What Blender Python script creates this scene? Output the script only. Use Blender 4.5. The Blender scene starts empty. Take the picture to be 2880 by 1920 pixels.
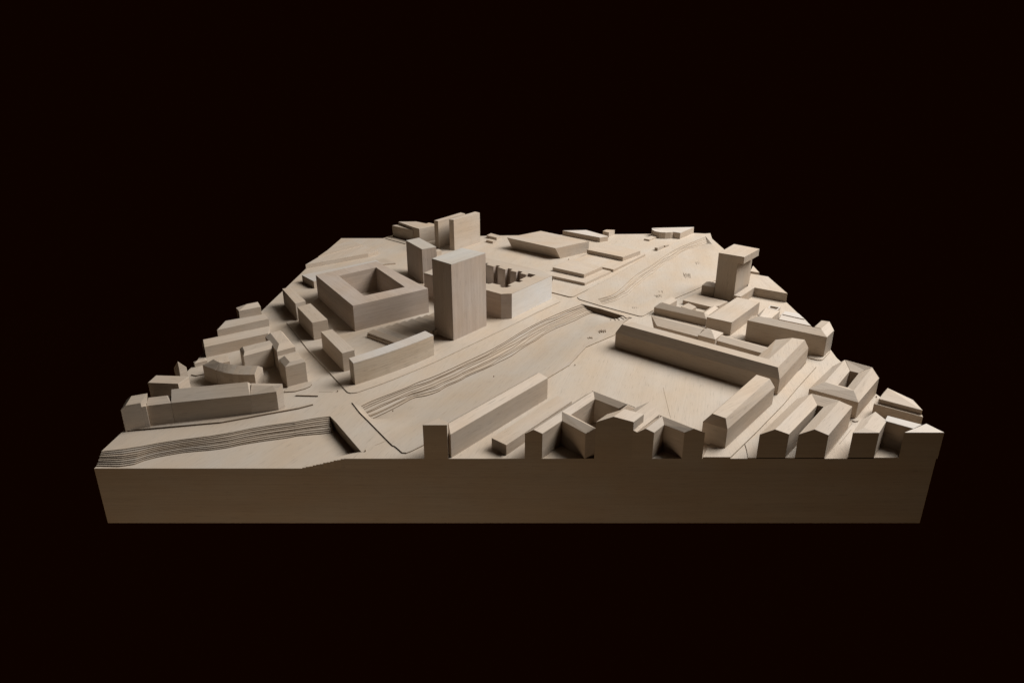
# Wooden architectural city model on black, built from measured world coordinates (metres).
import bpy, bmesh, math, random
from mathutils import Vector, noise
from mathutils.geometry import tessellate_polygon, delaunay_2d_cdt

SC = bpy.context.scene
COL = SC.collection
rad = math.radians

# ------------------------------------------------------------------ camera
cam = bpy.data.objects.new('camera', bpy.data.cameras.new('camera'))
COL.objects.link(cam)
cam.location = (0.0, -0.97540, 0.79806)
cam.rotation_euler = (rad(90 - 19.35), 0, 0)
cam.data.sensor_width = 36
cam.data.lens = 22.5
cam.data.shift_y = -0.04965
cam.data.clip_start = 0.01
cam.data.clip_end = 100
SC.camera = cam

# ------------------------------------------------------------------ world, lamps, exposure
w = bpy.data.worlds.new('World')
SC.world = w
w.use_nodes = True
w.node_tree.nodes['Background'].inputs[0].default_value = (1.0, 0.19, 0.0, 1)
w.node_tree.nodes['Background'].inputs[1].default_value = 0.0037
SC.view_settings.view_transform = 'Standard'
SC.view_settings.look = 'None'
SC.view_settings.exposure = 0
SC.view_settings.gamma = 1


def area(name, loc, target, size, power, colour):
    d = bpy.data.lights.new(name, 'AREA')
    d.shape = 'RECTANGLE'
    d.size, d.size_y = size
    d.energy = power
    d.color = colour
    o = bpy.data.objects.new(name, d)
    COL.objects.link(o)
    o.location = loc
    o.rotation_euler = (Vector(target) - Vector(loc)).to_track_quat('-Z', 'Y').to_euler()
    return o


# window-like key from the right and slightly behind, a broad dim overhead, a faint warm bounce in front
area('key_lamp', (2.5, 1.25, 3.0), (0.1, 0.7, 0.1), (2.3, 2.3), 268, (1.0, 0.985, 0.97))
area('overhead_lamp', (0.3, 2.8, 2.9), (0.0, 0.8, 0), (3.0, 1.4), 16, (1.0, 0.88, 0.74))
area('low_bounce_lamp', (-0.5, -0.85, -0.95), (0.05, 0.0, 0.05), (1.9, 0.6), 6.2, (1.0, 0.735, 0.50))


# ------------------------------------------------------------------ materials
def wood(name, base, contrast=0.16, fleck=0.35, fibre=(6, 260), rough=0.62, edge=False, grit_k=0.9):
    m = bpy.data.materials.new(name)
    m.use_nodes = True
    nt = m.node_tree
    N, L = nt.nodes, nt.links
    bsdf = N['Principled BSDF']
    bsdf.inputs['Roughness'].default_value = rough
    bsdf.inputs['Specular IOR Level'].default_value = 0.22
    uv = N.new('ShaderNodeUVMap'); uv.uv_map = 'grain'
    oi = N.new('ShaderNodeObjectInfo')

    def noise_tex(scale, sx, sy, detail, dist=0.0):
        mp = N.new('ShaderNodeMapping')
        mp.inputs['Scale'].default_value = (sx, sy, 1)
        L.new(uv.outputs['UV'], mp.inputs['Vector'])
        t = N.new('ShaderNodeTexNoise')
        t.inputs['Scale'].default_value = scale
        t.inputs['Detail'].default_value = detail
        t.inputs['Distortion'].default_value = dist
        L.new(mp.outputs[0], t.inputs['Vector'])
        return t.outputs['Fac']

    def math_(op, a, b=None, c=None):
        n = N.new('ShaderNodeMath'); n.operation = op
        for i, x in enumerate((a, b, c)):
            if x is None: continue
            if isinstance(x, (int, float)): n.inputs[i].default_value = x
            else: L.new(x, n.inputs[i])
        return n.outputs[0]

    def rng(x, a, b, c, d):
        n = N.new('ShaderNodeMapRange')
        n.inputs[1].default_value, n.inputs[2].default_value = a, b
        n.inputs[3].default_value, n.inputs[4].default_value = c, d
        L.new(x, n.inputs[0])
        return n.outputs[0]

    fine = noise_tex(1.0, fibre[0], fibre[1], 4, 0.15)          # long thin fibres
    band = noise_tex(1.0, 2.2, 42, 3, 0.3)                      # broad grain bands
    blot = noise_tex(1.0, 7, 11, 3)                             # soft tone drift
    pore = noise_tex(1.0, 34, 620, 2)                           # short dark pores
    grit = noise_tex(1.0, 900, 1100, 2)                         # sanded tooth
    v = math_('ADD', 1.0, math_('MULTIPLY', math_('SUBTRACT', fine, 0.5), contrast * 1.5))
    v = math_('ADD', v, math_('MULTIPLY', math_('SUBTRACT', band, 0.5), contrast * 1.1))
    v = math_('ADD', v, math_('MULTIPLY', math_('SUBTRACT', blot, 0.5), contrast * 0.9))
    v = math_('ADD', v, math_('MULTIPLY', math_('SUBTRACT', grit, 0.5), contrast * grit_k))
    v = math_('SUBTRACT', v, rng(pore, 0.60, 0.74, 0, fleck))
    v = math_('MULTIPLY', v, rng(oi.outputs['Random'], 0, 1, 0.93, 1.05))
    hue = N.new('ShaderNodeMix'); hue.data_type = 'RGBA'
    b = base
    hue.inputs['A'].default_value = (b[0] * 1.02, b[1] * 0.965, b[2] * 0.90, 1)
    hue.inputs['B'].default_value = (b[0] * 0.98, b[1] * 1.01, b[2] * 1.05, 1)
    L.new(rng(blot, 0.3, 0.7, 0, 1), hue.inputs['Factor'])
    mul = N.new('ShaderNodeVectorMath'); mul.operation = 'SCALE'
    L.new(hue.outputs['Result'], mul.inputs[0]); L.new(v, mul.inputs['Scale'])
    L.new(mul.outputs[0], bsdf.inputs['Base Color'])
    bump = N.new('ShaderNodeBump')
    bump.inputs['Strength'].default_value = 0.30
    bump.inputs['Distance'].default_value = 0.0006
    L.new(math_('ADD', fine, math_('MULTIPLY', pore, -0.6)), bump.inputs['Height'])
    if edge:
        bv = N.new('ShaderNodeBevel')
        bv.samples = 4
        bv.inputs['Radius'].default_value = 0.0011
        L.new(bv.outputs[0], bump.inputs['Normal'])
    L.new(bump.outputs[0], bsdf.inputs['Normal'])
    return m


MAT = {
    'pale': wood('maple_veneer', (0.437, 0.361, 0.284), edge=True),
    'white': wood('bleached_veneer', (0.475, 0.427, 0.375), 0.13, 0.28, edge=True),
    'bright': wood('lit_face_veneer', (0.60, 0.57, 0.53), 0.14, 0.25, edge=True),  # lighter copy for one lit wall, the light is put into its colour
    'cool': wood('grey_veneer', (0.415, 0.380, 0.332), 0.15, 0.28, edge=True),
    'grey': wood('limba_veneer', (0.385, 0.315, 0.258), 0.26, 0.32, edge=True),
    'limba': wood('warm_limba_veneer', (0.39, 0.315, 0.26), 0.24, 0.30, edge=True),
    'tan': wood('ash_veneer', (0.44, 0.365, 0.28), 0.26, 0.5, edge=True),
    'ground': wood('plywood_sheet', (0.427, 0.358, 0.284), 0.10, 0.28, (5, 300)),
    'burnt_and_shade': wood('laser_edge_and_shade', (0.18, 0.125, 0.08), 0.3, 0.2),  # charred cut edges, and painted shade on the near contour ridges
    'scorched_and_shade2': wood('light_laser_edge', (0.26, 0.20, 0.14), 0.3, 0.2),
    'scorched_and_shade': wood('pale_laser_edge_and_shade', (0.34, 0.28, 0.215), 0.3, 0.2),  # pale cut edges, and painted shade on the far contour ridges
    'panel': wood('base_veneer', (0.385, 0.317, 0.237), 0.17, 0.22, (5, 300), grit_k=2.2),
}


# ------------------------------------------------------------------ mesh helpers
class MB:
    """collects polygons given as lists of points; build() links them as one mesh object with a 'grain' UV map"""
    def __init__(self):
        self.v, self.f, self.key, self.mi = [], [], {}, []

    def vert(self, p):
        k = (round(p[0], 6), round(p[1], 6), round(p[2], 6))
        if k not in self.key:
            self.key[k] = len(self.v)
            self.v.append(k)
        return self.key[k]

    def face(self, pts, mi=0):
        ids = []
        for p in pts:
            i = self.vert(p)
            if not ids or ids[-1] != i:
                ids.append(i)
        if len(ids) > 1 and ids[0] == ids[-1]:
            ids.pop()
        if len(set(ids)) > 2:
            self.f.append(ids)
            self.mi.append(mi)

    def build(self, name, mat, parent=None, origin=(0, 0, 0), upright=False, grain=0.0, seed=None, fixed=False, perim=None):
        me = bpy.data.meshes.new(name)
        o = Vector(origin)
        me.from_pydata([tuple(Vector(p) - o) for p in self.v], [], self.f)
        me.polygons.foreach_set('material_index', self.mi)
        me.update()
        uv = me.uv_layers.new(name='grain')
        r = random.Random(seed if seed is not None else hash((len(self.v), round(self.v[0][0], 3))))
        off = {}
        gd = Vector((math.cos(grain), math.sin(grain), 0))
        for p in me.polygons:
            n = p.normal
            if abs(n.z) > 0.985:
                t = gd
            else:
                t = Vector((0, 0, 1)).cross(n).normalized()
            b = n.cross(t)
            if upright and abs(n.z) < 0.5:
                t, b = b, t
            if fixed:
                ox = oy = 0.0
            else:
                k = (round(n.x, 1), round(n.y, 1), round(n.z, 1))
                ox, oy = off.setdefault(k, (r.uniform(0, 20), r.uniform(0, 20)))
            for li in p.loop_indices:
                c = me.vertices[me.loops[li].vertex_index].co + o
                if perim and abs(n.z) < 0.2:
                    u = perim[(round(c.x, 4), round(c.y, 4))]
                    if u == 0.0 and max(perim[(round(me.vertices[i].co.x + o.x, 4), round(me.vertices[i].co.y + o.y, 4))] for i in p.vertices) > perim['half']:
                        u = perim['all']
                    uv.data[li].uv = (u + 5.2, c.z + 2.1)
                else:
                    uv.data[li].uv = (c.dot(t) + ox, c.dot(b) + oy)
        for q in (mat if isinstance(mat, (list, tuple)) else [mat]):
            me.materials.append(q)
        ob = bpy.data.objects.new(name, me)
        COL.objects.link(ob)
        if parent is not None:
            ob.parent = parent
        else:
            ob.location = o
        return ob


def area2(P):
    return 0.5 * sum(P[i][0] * P[(i + 1) % len(P)][1] - P[(i + 1) % len(P)][0] * P[i][1] for i in range(len(P)))


def ccw(P):
    return list(P) if area2(P) > 0 else list(P)[::-1]


def cap(mb, loops, z):
    """flat top made of an outer loop and optional holes"""
    if len(loops) == 1 and len(loops[0]) <= 4:
        mb.face([(x, y, z) for x, y in ccw(loops[0])])
        return
    L = [[Vector((x, y, 0)) for x, y in l] for l in loops]
    flat_ = [p for l in L for p in l]
    for tri in tessellate_polygon(L):
        a, b, c = (flat_[i] for i in tri)
        if (b - a).cross(c - a).z < 0:
            b, c = c, b
        mb.face([(q.x, q.y, z) for q in (a, b, c)])


def skirt(mb, loop, z0, z1, mi=0):
    n = len(loop)
    for i in range(n):
        a, b = loop[i], loop[(i + 1) % n]
        front = mi == 1 and abs(a[1]) < 1e-4 and abs(b[1]) < 1e-4      # saw-cut front edge, not laser-cut
        mb.face([(a[0], a[1], z0), (b[0], b[1], z0), (b[0], b[1], z1), (a[0], a[1], z1)], 2 if front else mi)


def underside(mb, loop, z):
    mb.face([(x, y, z) for x, y in ccw(loop)[::-1]])


T_ROOF = 0.0016


def prism_parts(d, wall, roof):
    P = ccw(d['poly'])
    z0, z1 = d['z0'], d['z1']
    t = T_ROOF if z1 - z0 > 0.006 else 0.0
    if d.get('cap', 1) == 0:
        t = 0.0
    if d.get('plinth'):
        cx, cy = sum(p[0] for p in P) / len(P), sum(p[1] for p in P) / len(P)
        Q = [(p[0] + (cx - p[0]) * 0.012, p[1] + (cy - p[1]) * 0.012) for p in P]
        skirt(wall, Q, z0, z0 + 0.004)
        z0 += 0.0011
    skirt(wall, P, z0, z1 - t)
    loops = [P]
    if 'hole' in d:
        Hh = ccw(d['hole'])[::-1]
        skirt(wall, Hh, z0, z1 - t)
        loops.append(Hh)
    if d.get('under'):
        underside(wall, P, z0)
    if d.get('cap', 1):
        cap(roof, loops, z1)
        if t:
            for l in loops:
                skirt(roof, l, z1 - t, z1)


def hull_parts(pts, wall, roof):
    zmin = min(p[2] for p in pts)
    bm = bmesh.new()
    for p in pts:
        q = Vector(p)
        bm.verts.new(q)
    bmesh.ops.remove_doubles(bm, verts=bm.verts, dist=0.0004)
    r = bmesh.ops.convex_hull(bm, input=bm.verts)
    junk = [e for e in set(r['geom_interior'] + r['geom_unused']) if isinstance(e, bmesh.types.BMVert)]
    bmesh.ops.delete(bm, geom=junk, context='VERTS')
    bmesh.ops.recalc_face_normals(bm, faces=bm.faces)
    bmesh.ops.dissolve_limit(bm, angle_limit=rad(2.5), verts=bm.verts, edges=bm.edges)
    bm.normal_update()
    tops = {f for f in bm.faces if f.normal.z > 0.16}
    topv = {v for f in tops for v in f.verts if v.co.z > zmin + 2 * T_ROOF}
    low = lambda v: (v.co.x, v.co.y, v.co.z - T_ROOF) if v in topv else tuple(v.co)
    for f in bm.faces:
        P = [tuple(v.co) for v in f.verts]
        if f in tops:
            roof.face(P)
            for l in f.loops:
                o = l.link_loop_radial_next.face
                if o not in tops and o.normal.z > -0.9:
                    a, b = l.vert, l.link_loop_next.vert
                    roof.face([low(a), low(b), tuple(b.co), tuple(a.co)])
        elif f.normal.z < -0.9 and all(abs(p[2] - zmin) < 1e-4 for p in P):
            continue
        else:
            wall.face([low(v) for v in f.verts])
    bm.free()


def ring_parts(d, wall, roof):
    O, R, I, z0 = d['o'], d['r'], d['i'], d['z0']
    # order every loop counter-clockwise from the same corner
    def fix(P):
        return P if area2(P) > 0 else [P[0]] + P[1:][::-1]
    def near(P, q):
        return min(P, key=lambda p: (p[0] - q[0]) ** 2 + (p[1] - q[1]) ** 2)
    O = fix(O)
    R = fix(R)
    I = fix(I)
    for i in range(4):
        j = (i + 1) % 4
        roof.face([O[i], O[j], R[j], R[i]])
        roof.face([R[i], R[j], I[j], I[i]])
        wall.face([(O[i][0], O[i][1], z0), (O[j][0], O[j][1], z0), O[j], O[i]])
        wall.face([(I[j][0], I[j][1], z0), (I[i][0], I[i][1], z0), I[i], I[j]])


def tag(o, label=None, cat=None, group=None, kind=None):
    for k, x in (('label', label), ('category', cat), ('group', group), ('kind', kind)):
        if x:
            o[k] = x
    return o


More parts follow.
